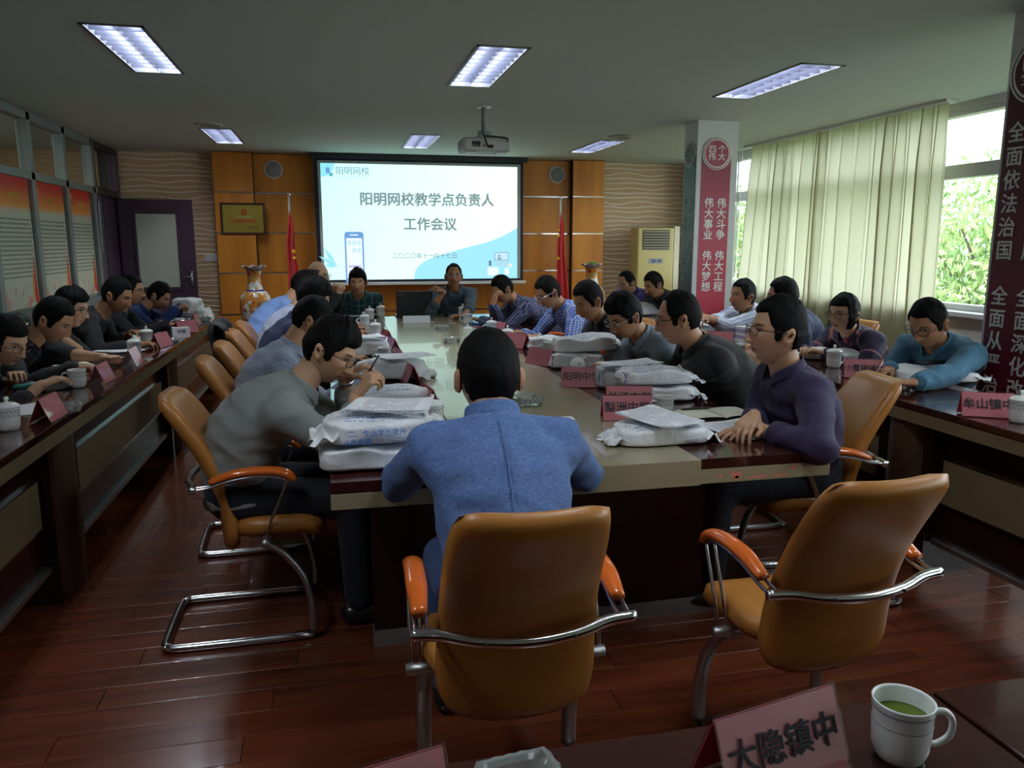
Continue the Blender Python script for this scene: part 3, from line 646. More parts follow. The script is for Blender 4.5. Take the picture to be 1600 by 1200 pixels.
# tall porcelain floor vases
vm = mat('famille_rose_glaze', (.9, .85, .8), .12, coat=.5); g = NG(vm); tc = g.n('ShaderNodeTexCoord'); X = g.xyz()
vo = g.n('ShaderNodeTexVoronoi'); vo.inputs['Scale'].default_value = 17; g.l(tc.outputs['Object'], vo.inputs['Vector'])
nz = g.n('ShaderNodeTexNoise'); nz.inputs['Scale'].default_value = 22; nz.inputs['Detail'].default_value = 3; g.l(tc.outputs['Object'], nz.inputs['Vector'])
n3 = g.n('ShaderNodeTexNoise'); n3.inputs['Scale'].default_value = 4.5; g.l(tc.outputs['Object'], n3.inputs['Vector'])
gnd = g.mix(g.m('GREATER_THAN', n3.outputs[0], .5), (.72, .74, .70), (.62, .26, .05))
mot = g.n('ShaderNodeValToRGB'); mot.color_ramp.interpolation = 'CONSTANT'; e = mot.color_ramp.elements
e[0].position = 0; e[0].color = (.50, .04, .02, 1); e[1].position = .3; e[1].color = (.70, .20, .03, 1)
for ps, c in ((.45, (.04, .05, .25, 1)), (.58, (.72, .66, .52, 1)), (.72, (.62, .10, .05, 1)), (.86, (.30, .34, .10, 1))):
    q = e.new(ps); q.color = c
sp = g.n('ShaderNodeSeparateColor'); g.l(vo.outputs['Color'], sp.inputs[0]); g.l(sp.outputs[0], mot.inputs[0])
cc = g.mix(g.m('MULTIPLY', g.m('LESS_THAN', vo.outputs['Distance'], .42), g.m('GREATER_THAN', nz.outputs[0], .45)), gnd, mot.outputs[0])
bl = g.m('MAXIMUM', g.m('MULTIPLY', g.m('GREATER_THAN', X[2], 1.12), g.m('LESS_THAN', X[2], 1.155)), g.m('MULTIPLY', g.m('GREATER_THAN', X[2], .875), g.m('LESS_THAN', X[2], .895)))
cc = g.mix(bl, cc, (.03, .03, .22)); g.l(cc, g.b.inputs['Base Color'])
def vase(x, y, lab, plant):
    t = empty('floor_vase', lab, 'vase', (x, y, 0))
    prof = [(0, .0), (.10, 0), (.115, .03), (.10, .07), (.115, .20), (.155, .42), (.185, .62), (.188, .74), (.16, .84), (.105, .89), (.085, .95), (.08, 1.05), (.09, 1.13)]
    pr = [(p_.x, p_.z) for p_ in crv([(r, 0, z) for r, z in prof], 4)]
    MB().lathe(pr, n=40).build('vase_body', vm, t)
    def rim(u, v):
        a = u * 2 * math.pi; r = .09 + v * .055; return (math.cos(a) * r, math.sin(a) * r, 1.13 + .045 * v ** .6 + .012 * v * math.sin(a * 8))
    MB().grid(rim, 64, 6, closeu=True).build('vase_rim', mat('rim_glaze', (.42, .38, .36), .2), t, solid=.006)
    MB().lathe([(.0, 0), (.14, 0), (.14, .03), (.11, .045), (0, .045)], n=28).build('vase_stand', M['wine'], t, loc=(0, 0, -.0))
    if plant:
        mb = MB(); r2 = random.Random(3)
        for i in range(160):
            a = r2.uniform(0, 6.28); r = .07 * math.sqrt(r2.random()); p_ = Vector((math.cos(a) * r, math.sin(a) * r, 1.17 + r2.uniform(0, .05) * (1 - r / .09))); q_ = Euler((r2.uniform(0, 3), r2.uniform(0, 3), a)).to_matrix()
            mb.add([p_ + q_ @ Vector(v_) for v_ in ((-.016, 0, 0), (0, -.007, 0), (.016, 0, 0), (0, .007, 0))], [(0, 1, 2, 3)])
        o = mb.build('green_plant', mat('moss_green', (.10, .36, .03), .6), t, smooth=False); o['kind'] = 'stuff'
    return t
p = PY(396, 412, 10.1); vase(p.x, 10.1, 'tall colourful porcelain floor vase with frilled rim left of the screen', False)
p = PY(925, 412, 10.2); vase(p.x, 10.2, 'tall porcelain vase topped with green plant right of the screen', True)
# ================================================================ TABLES
T = .76
tb = empty('conference_table', 'long conference table with dark glossy sides and a tan centre band under papers and cups', 'table', (.8, 5.0, 0))
def tp(name, x0, y0, z0, x1, y1, z1, m, bevel=0):
    return MB().box(x0 - .8, y0 - 5, z0, x1 - .8, y1 - 5, z1).build(name, M[m], tb, smooth=False, bevel=bevel)
TX0, TXa, TXb, TX1, TY0, TY1 = -.03, .42, 1.14, 1.62, 2.27, 7.65
tp('dark_top', TX0, TY0, T - .035, TXa - .001, TY1, T, 'mahog', .002); tp('dark_top', TXb + .001, TY0, T - .035, TX1, TY1, T, 'mahog', .002)
for a, b in ((TY0 - .012, 4.55), (4.553, TY1)): tp('centre_top', TXa, a, T - .085, TXb, b, T + .0015, 'tan', .002)
tp('edge_band', TX0, TY0, T - .085, TXa - .001, TY1, T - .036, 'tan', .002); tp('edge_band', TXb + .001, TY0, T - .085, TX1, TY1, T - .036, 'tan', .002)
def chip(seed, x, z, w, h):
    r2 = random.Random(seed); n = 11; pts = []
    for i in range(n):
        a = 2 * math.pi * i / n; rr = r2.uniform(.55, 1.1); pts.append((x - .8 + math.cos(a) * w * rr, TY0 - 5 - .0006, z + math.sin(a) * h * rr))
    return pts, [tuple(range(n))]
mb = MB()
for s_, x, z, w, h in ((1, 1.215, .697, .010, .010), (2, 1.27, .700, .022, .016), (3, 1.275, .688, .012, .010), (4, 1.36, .689, .05, .006), (5, 1.43, .688, .035, .005), (6, 1.48, .712, .014, .008), (7, 1.34, .700, .008, .004)): mb.add(*chip(s_, x, z, w, h))
mb.build('chipped_patch', M['leatherw'], tb, smooth=False)
tp('end_panel', .10, 2.70, .062, 1.49, 2.76, T - .085, 'wine'); tp('kick_plate', .097, 2.695, 0, 1.493, 2.765, .062, 'kick')
tp('end_panel', .10, 7.05, .062, 1.49, 7.11, T - .085, 'wine'); tp('spine_panel', .52, 2.77, .0, 1.04, 7.04, T - .085, 'wine')

def side_table(label, x0, x1, y0, y1, s, group, dz=0):
    """x0: edge towards the room's middle; s=+1 when the sitters are at +x. Local origin at the edge, built along y."""
    t = empty('side_table', label, 'table', (x0, (y0 + y1) / 2, 0), 0, group); L_ = (y1 - y0) / 2; w = abs(x1 - x0)
    def b(name, a, ya, za, c, yb, zb, m, bev=0): MB().box(min(a * s, c * s), ya, za, max(a * s, c * s), yb, zb).build(name, M[m], t, smooth=False, bevel=bev)
    b('table_top', 0, -L_ + .001, T - .03, w, L_ - .001, T, 'mahog', .003)
    b('edge_band', .004, -L_ + .002, T - .085, w - .01, L_ - .002, T - .031, 'tan2')
    b('modesty_board', .10, -L_ + .03, .155, .115, L_ - .03, T - .086, 'wine')
    b('inset_panel', .088, -L_ + .20, .34, .10, L_ - .12, .53, 'tan2')
    b('chrome_strip', .0865, -L_ + .20, .532, .10, L_ - .12, .540, 'metal'); b('chrome_strip', .0865, -L_ + .20, .332, .10, L_ - .12, .340, 'metal')
    b('foot_rail', .075, -L_ + .16, .145, .115, L_ - .10, .172, 'steel', .004)
    mb = MB()
    mb.lathe([(.105, 0), (.105, T - .086)], n=20, c=(.125 * s, -L_ + .11, 0)); mb.build('leg_pillar', M['wine2'], t)
    b('leg_board', .05, L_ - .09, 0, .42, L_ - .04, T - .086, 'wine'); b('leg_board', .05, -L_ + .21, 0, .42, -L_ + .25, T - .086, 'wine')
    return t
M['wine2'] = mat('brown_pillar_veneer', (.085, .048, .028), .4, var=.2)
ys_ = [-1.0, 1.3, 3.42, 5.76, 8.12]
for i, lb in enumerate(('leftmost side table section, outside the picture edge', 'left side table section nearest the camera, with pillar', 'middle section of the left side table with two young men', 'farthest section of the left side table before the open door')):
    side_table(lb, -1.07, -1.60, ys_[i], ys_[i + 1], -1, 'left row of dark side tables')
yr = [.3, 2.9, 5.2, 7.9]
for i, lb in enumerate(('right side table section nearest the camera under the pink name card', 'middle section of the right side table below the curtain', 'farthest section of the right side table before the far column')):
    side_table(lb, 2.45, 2.98, yr[i], yr[i + 1], 1, 'right row of dark side tables')
for x0, x1, dz, lb in ((-1.3, .885, 0, 'dark foreground table carrying the pink name card and tea cup'), (.889, 2.9, .004, 'dark foreground table section at the bottom right corner')):
    t = empty('side_table', lb, 'table', ((x0 + x1) / 2, .95, dz)); L_ = (x1 - x0) / 2
    MB().box(-L_, -.52, T - .03, L_, 0, T).build('table_top', M['mahog'], t, smooth=False, bevel=.003)
    MB().box(-L_, -.51, T - .085, L_, -.004, T - .031).build('edge_band', M['tan2'], t, smooth=False)
    MB().box(-L_ + .03, -.12, .1, L_ - .03, -.10, T - .086).build('modesty_board', M['wine'], t, smooth=False)
    for sx in (-1, 1): MB().box(sx * (L_ - .06) - .02, -.46, 0, sx * (L_ - .06) + .02, -.05, T - .086).build('leg_board', M['wine'], t, smooth=False)

# ================================================================ CHAIRS
def slab(fn, nu, nv, th, m, name, parent):
    """upholstered panel: fn(u,v) centre surface, th thickness, pillowed edges"""
    def fn2(u, v): return fn(.5 + (u - .5) * (1 - .11 * abs(2 * v - 1) ** 7), .5 + (v - .5) * (1 - .055 * abs(2 * u - 1) ** 6))
    def pt(u, v, s):
        p = fn2(u, v); e = 1e-3; du = fn2(min(1, u + e), v) - fn2(max(0, u - e), v); dv = fn2(u, min(1, v + e)) - fn2(u, max(0, v - e)); n = du.cross(dv).normalized()
        k = (1 - (2 * abs(u - .5)) ** 8) * (1 - (2 * abs(v - .5)) ** 10); return p + n * s * th * .5 * (max(0, k) ** .36)
    mb = MB(); mb.grid(lambda u, v: pt(u, v, 1), nu, nv); mb.grid(lambda u, v: pt(v, u, -1), nv, nu)
    me = mb.mesh(); bm = bmesh.new(); bm.from_mesh(me); bmesh.ops.remove_doubles(bm, verts=bm.verts, dist=.0008); bmesh.ops.recalc_face_normals(bm, faces=bm.faces); bm.to_mesh(me); bm.free()
    me.polygons.foreach_set('use_smooth', [True] * len(me.polygons)); return newobj(name, me, m, parent)
def tub(name, pts, r, m, parent, n=10, flat=1.0, closed=False, upv=None): return MB().tube(pts, r, n=n, flat=flat, closed=closed, upv=upv).build(name, m, parent)
def make_chair(label, group):
    t = empty('armchair', label, 'chair', group=group)
    def back(u, v):                                       # u across, v up
        c = 2 * u - 1; w = .200 - .022 * v - .012 * max(0, .15 - v) / .15; x = c * w
        z = .325 + .590 * v + .030 * abs(c) ** 3 * max(0, 1 - v * 5) + .012 * c * c * max(0, v - .8) * 5
        y = -.030 - .050 * v - .165 * v ** 2 + .030 * c * c + .028 * math.sin(v * 3.1)
        return Vector((x, y, z))
    slab(back, 22, 26, .060, M['leather'], 'backrest', t)
    def seat(u, v):
        w = .212 * (1 - .05 * (v - .5)) - .035 * max(0, 1 - v / .35) ** 1.5; x = (2 * u - 1) * w; y = -.005 + .315 * v
        return Vector((x, y, .430 + .010 * (2 * u - 1) ** 2 - .05 * max(0, v - .70) ** 2 / .09 + .01 * v))
    slab(seat, 20, 22, .080, M['leather'], 'seat', t)
    bar = crv([(-.255, -.118, .612), (-.19, -.125, .609), (-.11, -.150, .600), (0, -.164, .596), (.11, -.150, .600), (.19, -.125, .609), (.255, -.118, .612)], 5)
    o = tub('back_bar', bar, [.0135] * len(bar), M['metal'], t, n=12)
    for x in (-.10, .10): MB().lathe([(0, 0), (.0045, 0), (.0045, .004), (0, .004)], n=8).build('bolt', M['dark'], o, loc=(x, -.166, .602), rot=(R(90), 0, 0))
    for s in (-1, 1):
        X = s * .232
        pad = crv([(X, -.062, .632), (X, .02, .658), (X, .12, .664), (X, .19, .652), (X, .222, .624)], 6); n_ = len(pad)
        MB().tube(pad, [.026 * (.72 + .28 * min(1, 4 * i / n_, 5 * (n_ - i) / n_)) for i in range(n_)], n=14, flat=.62, upv=(0, 0, 1)).build('armrest', M['armwood'], t)
        for k in (-.013, .013):
            x = X + k
            tub('arm_rod', crv([(x, -.118, .612), (x, -.07, .616), (x, .02, .640), (x, .12, .647), (x, .190, .632), (x, .186, .60), (x, .135, .48), (x, .115, .405)], 5), .0052, M['metal'], t, n=8)
        MB().tube([(s * .17, .112, .400), (s * .258, .112, .400)], .015, n=10).build('bracket', M['steel'], t)
        leg = crv([(s * .205, .10, .395), (s * .206, .17, .345), (s * .206, .235, .25), (s * .206, .262, .13), (s * .206, .262, .04)], 6)
        MB().tube(leg, [.022] * len(leg), n=10, flat=.6, upv=(0, 1, 0)).build('leg', M['steel'], t)
    base = [(-.206, .262, .020)] + crv([(-.206, .15, .016), (-.206, -.20, .016), (-.192, -.245, .016), (-.15, -.262, .016), (.15, -.262, .016), (.192, -.245, .016), (.206, -.20, .016), (.206, .15, .016)], 5) + [(.206, .262, .020)]
    MB().tube(base, [.016] * len(base), n=10, flat=.95).build('sled_base', M['metal'], t)
    return t
CG = 'tan leather armchairs with orange wooden armrests'
chair0 = make_chair('empty tan leather armchair turned slightly left in the right foreground', CG)
kids[chair0.name] = None
def tree_kids(o):
    out = {}
    for c in o.children: out.setdefault(o.name, []).append(c); out.update(tree_kids(c))
    return out
kids = tree_kids(chair0); used = False
def place_chair(x, y, deg, label, z=0, group=CG):
    """deg: direction the sitter faces, 0 = +x, 90 = +y"""
    global used
    o = copy_tree(chair0) if used else chair0; used = True
    o.location = (x, y, z); o.rotation_euler = (0, 0, R(deg - 90)); o['label'] = label; o['group'] = group; return o
place_chair(1.245, 1.73, 93, 'empty tan leather armchair turned slightly left in the right foreground')
place_chair(.395, 1.70, 88, 'tan leather armchair behind the man in the blue jacket, nearest the camera')
place_chair(-.38, 3.02, 0, 'tan leather armchair under the man in the grey sweater')
place_chair(-.40, 3.92, 2, 'second tan armchair along the left side of the table, behind the grey sweater man')
place_chair(-.40, 4.52, 0, 'third tan armchair along the left side of the table')
o = place_chair(-.42, 5.16, 0, 'fourth tan armchair on the left side, a black jacket over its back')
place_chair(-.42, 5.70, 0, 'fifth tan armchair on the left, just beyond the draped black jacket')
place_chair(-.42, 6.85, -5, 'farthest tan armchair on the left side of the table, by the vase')
place_chair(1.97, 2.80, 172, 'tan leather armchair under the man in the purple shirt at the near corner')
place_chair(1.98, 3.68, 178, 'tan armchair under the balding man in the dark suit')
place_chair(1.98, 4.5, 180, 'tan armchair under the man in the pale blue-grey shirt'); place_chair(1.98, 5.25, 180, 'tan armchair under the man in black on the right side of the table')
place_chair(1.98, 6.1, 180, 'tan armchair under the man in the bright blue gingham shirt'); place_chair(1.98, 6.9, 180, 'tan armchair under the man resting his forehead on his hand')
place_chair(.25, 8.2, -90, 'tan armchair under the man in the green plaid shirt at the far end'); place_chair(1.18, 8.2, -90, 'tan armchair under the speaker in the grey jacket'); place_chair(-.42, 7.62, -30, 'tan armchair under the bald man at the far left corner')
place_chair(3.44, 4.15, 180, 'tan armchair beside the curtain under the man in the teal shirt'); place_chair(3.44, 4.85, 180, 'tan armchair under the woman in the plaid jacket')
# worn patch under the purple-shirt man's seat
# green-black stacking chairs against the window
def stack_chair(x, y, deg, label):
    t = empty('stacking_chair', label, 'chair', (x, y, 0), R(deg - 90), 'dark green banquet chairs at the window side')
    gm = mat('dark_green_vinyl', (.012, .035, .028), .35) if 'dark_green_vinyl' not in bpy.data.materials else bpy.data.materials['dark_green_vinyl']
    def back(u, v):
        w = .20 * math.sqrt(max(.02, 1 - max(0, v - .45) ** 2 / .34)); return Vector(((2 * u - 1) * w, -.22 - .05 * v, .55 + .40 * v))
    slab(back, 16, 16, .045, gm, 'backrest', t)
    slab(lambda u, v: Vector(((2 * u - 1) * .21, -.2 + .42 * v, .46)), 12, 12, .06, gm, 'seat', t)
    for sx in (-1, 1):
        tub('leg', [(sx * .18, -.24, .62), (sx * .19, -.22, .44), (sx * .20, -.25, 0)], .011, M['dark'], t); tub('leg', [(sx * .19, .18, .44), (sx * .20, .21, 0)], .011, M['dark'], t)
stack_chair(3.72, 5.55, 180, 'dark green rounded chair back between the navy jacket man and the woman'); stack_chair(3.70, 6.55, 180, 'dark green rounded chair behind the man in the white striped shirt'); stack_chair(3.6, 8.0, 180, 'dark chair under the man in black by the far column'); stack_chair(3.45, 8.6, 180, 'dark chair under the man in the purple shirt by the air conditioner')
for i, (y, lb) in enumerate(((4.05, 'woman in black at the left edge'), (4.95, 'man with lowered head in the black jacket'), (5.55, 'man resting his temple on his hand'), (6.4, 'man with striped cuffs'), (7.05, 'young man behind the striped cuffs'), (7.8, 'man in the navy blue jacket'))):
    stack_chair(-1.98, y, 0, 'dark chair under the ' + lb)
# black jacket draped over the fourth chair on the left
def jk(u, v):
    s = (v - .45) * 1.05; y = 5.16 + (u - .5) * .44 + .012 * math.sin(u * 17 + v * 3)
    z = .965 - abs(s) * .9 if abs(s) > .03 else .965; x = -.715 + (.045 * np.sign(s) * -1 if abs(s) > .03 else -1.5 * s) ; x += .02 * math.sin(u * 14 + v * 4) + (.06 * v if s > 0 else 0) - .10 * (abs(s))* (-1 if s < 0 else -1.2)
    return (x, y, z + .01 * math.sin(u * 9))
jo = MB().grid(lambda u, v: jk(u, v), 30, 36).build('draped_jacket', mat('black_wool', (.010, .011, .018), .85, sheen=.2), solid=.012); tag(jo, 'black jacket hanging over an armchair back on the left side of the table', 'jacket')
# ================================================================ THINGS ON THE TABLES
def pat(name):                                            # porcelain with a grey scroll band near the rim
    m = mat(name, (.80, .83, .82), .12, coat=.3); g = NG(m); X = g.xyz(); tc = g.n('ShaderNodeTexCoord')
    an = g.m('ARCTAN2', X[1], X[0]); w = g.m('SINE', g.m('MULTIPLY', an, 16)); zz = g.m('DIVIDE', g.m('SUBTRACT', X[2], .066), .008)
    d = g.m('ABSOLUTE', g.m('SUBTRACT', w, zz)); inb = g.m('LESS_THAN', g.m('ABSOLUTE', zz), 1.1)
    k = g.m('MULTIPLY', g.m('LESS_THAN', d, .42), inb); ln = g.m('MAXIMUM', g.m('LESS_THAN', g.m('ABSOLUTE', g.m('SUBTRACT', X[2], .0765)), .0012), g.m('LESS_THAN', g.m('ABSOLUTE', g.m('SUBTRACT', X[2], .0555)), .0008))
    g.l(g.mix(g.m('MULTIPLY', g.m('MAXIMUM', k, ln), .75), (.80, .83, .82), (.22, .22, .24)), g.b.inputs['Base Color']); return m
M['cup'] = pat('porcelain_scroll_band')
cup_meshes = {}
CUPG = 'white porcelain lidded cups'
def cup(p, label, lid=True, rz=0, sc_=1.0, band=True, grp=CUPG, plain=False):
    t = empty('tea_cup', label, 'cup', (p[0], p[1], p[2]), rz, grp); t.scale = (sc_,) * 3
    if 'b' not in cup_meshes:
        mb = MB().lathe([(0, .001), (.026, .001), (.030, 0), (.034, .006), (.0385, .02), (.040, .05), (.0405, .084), (.042, .087), (.040, .088), (.038, .084), (.037, .02), (.028, .008), (0, .008)], n=32); cup_meshes['b'] = mb.mesh(); cup_meshes['b'].materials.append(M['cup'])
        mb = MB().tube(crv([(.038, 0, .070), (.056, 0, .072), (.068, 0, .058), (.066, 0, .036), (.050, 0, .022), (.037, 0, .022)], 6), .0048, n=10); cup_meshes['h'] = mb.mesh(); cup_meshes['h'].materials.append(M['porcelain'])
        mb = MB().lathe([(0, .002), (.043, 0), (.044, .003), (.040, .009), (.028, .016), (.012, .020), (0, .0205)], n=32); cup_meshes['l'] = mb.mesh(); cup_meshes['l'].materials.append(M['porcelain'])
        mb = MB().lathe([(.006, 0), (.005, .006), (.0085, .012), (.0085, .018), (.005, .022), (0, .023)], n=16); cup_meshes['k'] = mb.mesh(); cup_meshes['k'].materials.append(M['porcelain'])
        mb = MB().lathe([(0, 0), (.037, 0)], n=24); cup_meshes['t'] = mb.mesh(); cup_meshes['t'].materials.append(M['tea'])
    def add(n, k, loc=(0, 0, 0)): o = bpy.data.objects.new(n, cup_meshes[k]); col.objects.link(o); o.parent = t; o.location = loc; return o
    cb = add('cup_body', 'b'); add('handle', 'h')
    if plain: cb.data = cb.data.copy(); cb.data.materials.clear(); cb.data.materials.append(M['porcelain']); MB().lathe([(.0407, .076), (.0412, .0765), (.0412, .0785), (.0407, .079)], n=32).lathe([(.0403, .056), (.0406, .0563), (.0406, .0571), (.0403, .0574)], n=32).build('grey_rings', mat('grey_ring', (.25, .25, .3), .3), t)
    if lid: l_ = add('lid', 'l', (0, 0, .0875)); kb = add('knob', 'k', (0, 0, .019)); kb.parent = l_
    else: add('tea', 't', (0, 0, .062))
    return t
def lidonly(p, label, rz=0, tilt=0):
    t = empty('cup_lid', label, 'lid', (p[0], p[1], p[2] + (.0005 if not tilt else .0)), rz, 'loose cup lids'); 
    o = bpy.data.objects.new('lid', cup_meshes['l']); col.objects.link(o); o.parent = t; o.rotation_euler = (tilt, 0, 0); o.location = (0, 0, .0 if not tilt else .0205 if abs(tilt) > 3 else .04)
    if abs(tilt) > 3: o.location = (0, 0, .0425)
    k = bpy.data.objects.new('knob', cup_meshes['k']); col.objects.link(k); k.parent = o; k.location = (0, 0, .019)
def card(p, deg, label, words=None, w=.20, h=.10, size=.056, grp='pink tent name cards', glare=False):
    """deg: direction the printed face looks"""
    t = empty('name_card', label, 'name card', p, R(deg + 90), grp); d = .042
    for s, mm in ((-1, 'front'), (1, 'rear')):
        ang = math.atan2(d, h); L_ = math.hypot(d, h)
        rot = (R(90) + (-ang if s < 0 else ang), 0, 0) if False else None
        # panel from (0,s*d,0) up to (0,0,h)
        a = Vector((0, s * d, .001)); b = Vector((0, s * .001, h)); n = (b - a).cross(Vector((1, 0, 0))).normalized() * (-s if s < 0 else -s); 
        if n.y * s < 0: n = -n
        def quad(off, th, inset):
            e = (b - a).normalized(); a2, b2 = a + e * inset, b - e * inset; x = w / 2 - inset; vs = []
            for q in (a2, b2):
                for X in (-x, x):
                    vs.append(q + Vector((X, 0, 0)) + n * off); vs.append(q + Vector((X, 0, 0)) + n * (off + th))
            return vs, [(0, 1, 3, 2), (4, 6, 7, 5), (0, 4, 5, 1), (2, 3, 7, 6), (1, 5, 7, 3), (0, 2, 6, 4)]
        MB().add(*quad(-.0012, .0006, .004)).build('pink_sheet', M['pink'] if s < 0 else M['pinkd'], t, smooth=False)
        MB().add(*quad(-.0002, .0018, 0)).build('acrylic_panel', M['acrylic'], t, smooth=False)
        if s < 0 and words:
            mid = (a + b) / 2 + n * .0022; tilt = math.atan2(h, d)
            text(words, size, M['ink'], t, mid, (tilt, 0, 0), bold=.016, depth=.0003, sx=.84)
    return t
def ashtray(p, label, rz=0, s=1.0, round_=False):
    t = empty('ashtray', label, 'ashtray', (p[0], p[1], p[2]), rz, 'cut crystal ashtrays')
    def sq(r, z, n=40, e=5, rib=0):
        out = []
        for i in range(n):
            a = 2 * math.pi * i / n; c, s_ = math.cos(a), math.sin(a); k = r / ((abs(c) ** e + abs(s_) ** e) ** (1 / e)); k *= 1 + rib * math.cos(a * 20); out.append((c * k, s_ * k, z))
        return out
    prof = [(.046, 0, 0), (.054, .004, .02), (.058, .018, .03), (.060, .030, .03), (.057, .034, .02), (.050, .034, 0), (.044, .028, 0), (.036, .012, 0), (.030, .010, 0)]
    mb = MB(); n = 40
    for r, z, rb in prof: mb.v += [(x * s, y * s, zz * s + (.006 * s if abs(z - .034) < .001 and abs(math.cos(2 * math.atan2(y, x))) < .2 else 0)) for x, y, zz in sq(r, z, rib=rb)]
    for i in range(len(prof) - 1):
        for j in range(n): mb.f.append((i * n + j, i * n + (j + 1) % n, (i + 1) * n + (j + 1) % n, (i + 1) * n + j)); mb.mi.append(0)
    mb.f.append(tuple(reversed(range(n)))); mb.f.append(tuple((len(prof) - 1) * n + j for j in range(n))); mb.mi += [0, 0]
    mb.build('glass_dish', M['crystal'], t, smooth=False); return t
# printed paper
def printed(name, base, ink, dens=1.0, sc_=150):
    m = mat(name, base, .7); g = NG(m); X = g.xyz(); tc = g.n('ShaderNodeTexCoord')
    ln = g.m('LESS_THAN', g.m('FRACT', g.m('MULTIPLY', X[1], 95)), .45); n = g.n('ShaderNodeTexNoise'); n.inputs['Scale'].default_value = 1
    mp = g.n('ShaderNodeMapping'); mp.inputs['Scale'].default_value = (sc_ * 2.2, 95, 1); g.l(tc.outputs['Object'], mp.inputs[0]); g.l(mp.outputs[0], n.inputs['Vector'])
    k = g.m('MULTIPLY', g.m('MULTIPLY', ln, g.m('GREATER_THAN', n.outputs[0], .45)), g.m('MULTIPLY', g.m('LESS_THAN', g.m('ABSOLUTE', X[0]), .088), g.m('LESS_THAN', g.m('ABSOLUTE', X[1]), .125)))
    n2 = g.n('ShaderNodeTexNoise'); n2.inputs['Scale'].default_value = 14; g.l(tc.outputs['Object'], n2.inputs['Vector']); k = g.m('MULTIPLY', k, g.m('GREATER_THAN', n2.outputs[0], .42))
    g.l(g.mix(g.m('MULTIPLY', k, .65 * dens), base, ink), g.b.inputs['Base Color']); return m
M['print'] = printed('printed_sheet', (.88, .89, .95), (.12, .12, .14))
def sheet(p, deg, label, n=1, w=.21, h=.297, m='print', curl=.006, name='paper_sheet', cat='paper', grp='printed paper sheets', spread=.01, tilt=None):
    t = empty(name, label, cat, p, R(deg), grp)
    if tilt: t.rotation_euler = (tilt[0], tilt[1], R(deg))
    r2 = random.Random(hash(label) % 1000 if False else len(label) * 7 + n)
    for i in range(n):
        dx, dy, a = r2.uniform(-1, 1) * spread, r2.uniform(-1, 1) * spread, r2.uniform(-.06, .06)
        if i == n - 1: dx = dy = a = 0
        z0 = .0012 * i
        def f(u, v):
            x, y = (u - .5) * w, (v - .5) * h; z = .0008 + curl * ((2 * u - 1) ** 2 * (2 * v - 1) ** 2) * (1 if (u > .5) == (v > .5) else .3); return (x * math.cos(a) - y * math.sin(a) + dx, x * math.sin(a) + y * math.cos(a) + dy, z0 + z)
        MB().grid(f, 8, 10).build('sheet', M[m], t)
    return t
# plastic carrier bags packed with leaflets
def bagmat(name, base, s1=.5, text_blue=True, lilac=False):
    m = mat(name, base, .30, bump=0); g = NG(m); X = g.xyz(); tc = g.n('ShaderNodeTexCoord')
    n = g.n('ShaderNodeTexNoise'); n.inputs['Scale'].default_value = 14; n.inputs['Detail'].default_value = 4; n.inputs['Distortion'].default_value = 1.2; g.l(tc.outputs['Object'], n.inputs['Vector'])
    bp = g.n('ShaderNodeBump'); bp.inputs['Strength'].default_value = .7; bp.inputs['Distance'].default_value = .012; g.l(n.outputs[0], bp.inputs['Height']); g.l(bp.outputs[0], g.b.inputs['Normal'])
    c = g.mix(n.outputs[0], tuple(v * .85 for v in base), base)
    # blue printing: rows of small marks on the top
    mp = g.n('ShaderNodeMapping'); mp.inputs['Scale'].default_value = (110, 42, 20); g.l(tc.outputs['Object'], mp.inputs[0]); n2 = g.n('ShaderNodeTexNoise'); n2.inputs['Scale'].default_value = 1; g.l(mp.outputs[0], n2.inputs['Vector'])
    row = g.m('LESS_THAN', g.m('FRACT', g.m('MULTIPLY', X[1], 32)), .5)
    reg = g.m('MULTIPLY', g.m('LESS_THAN', g.m('ABSOLUTE', g.m('ADD', X[0], .02)), .10), g.m('LESS_THAN', g.m('ABSOLUTE', g.m('SUBTRACT', X[1], .0)), .085))
    k = g.m('MULTIPLY', g.m('MULTIPLY', row, g.m('GREATER_THAN', n2.outputs[0], .5)), reg)
    g.l(g.mix(g.m('MULTIPLY', k, .8 if text_blue else 0), c, (.07, .24, .55)), g.b.inputs['Base Color'])
    g.b.inputs['Subsurface Weight'].default_value = 0; return m
M['bag'] = bagmat('white_carrier_plastic', (.92, .94, .98)); M['bagplain'] = bagmat('plain_carrier_plastic', (.92, .94, .98), text_blue=False)
M['lilac'] = mat('lilac_leaflets', (.42, .38, .58), .6)
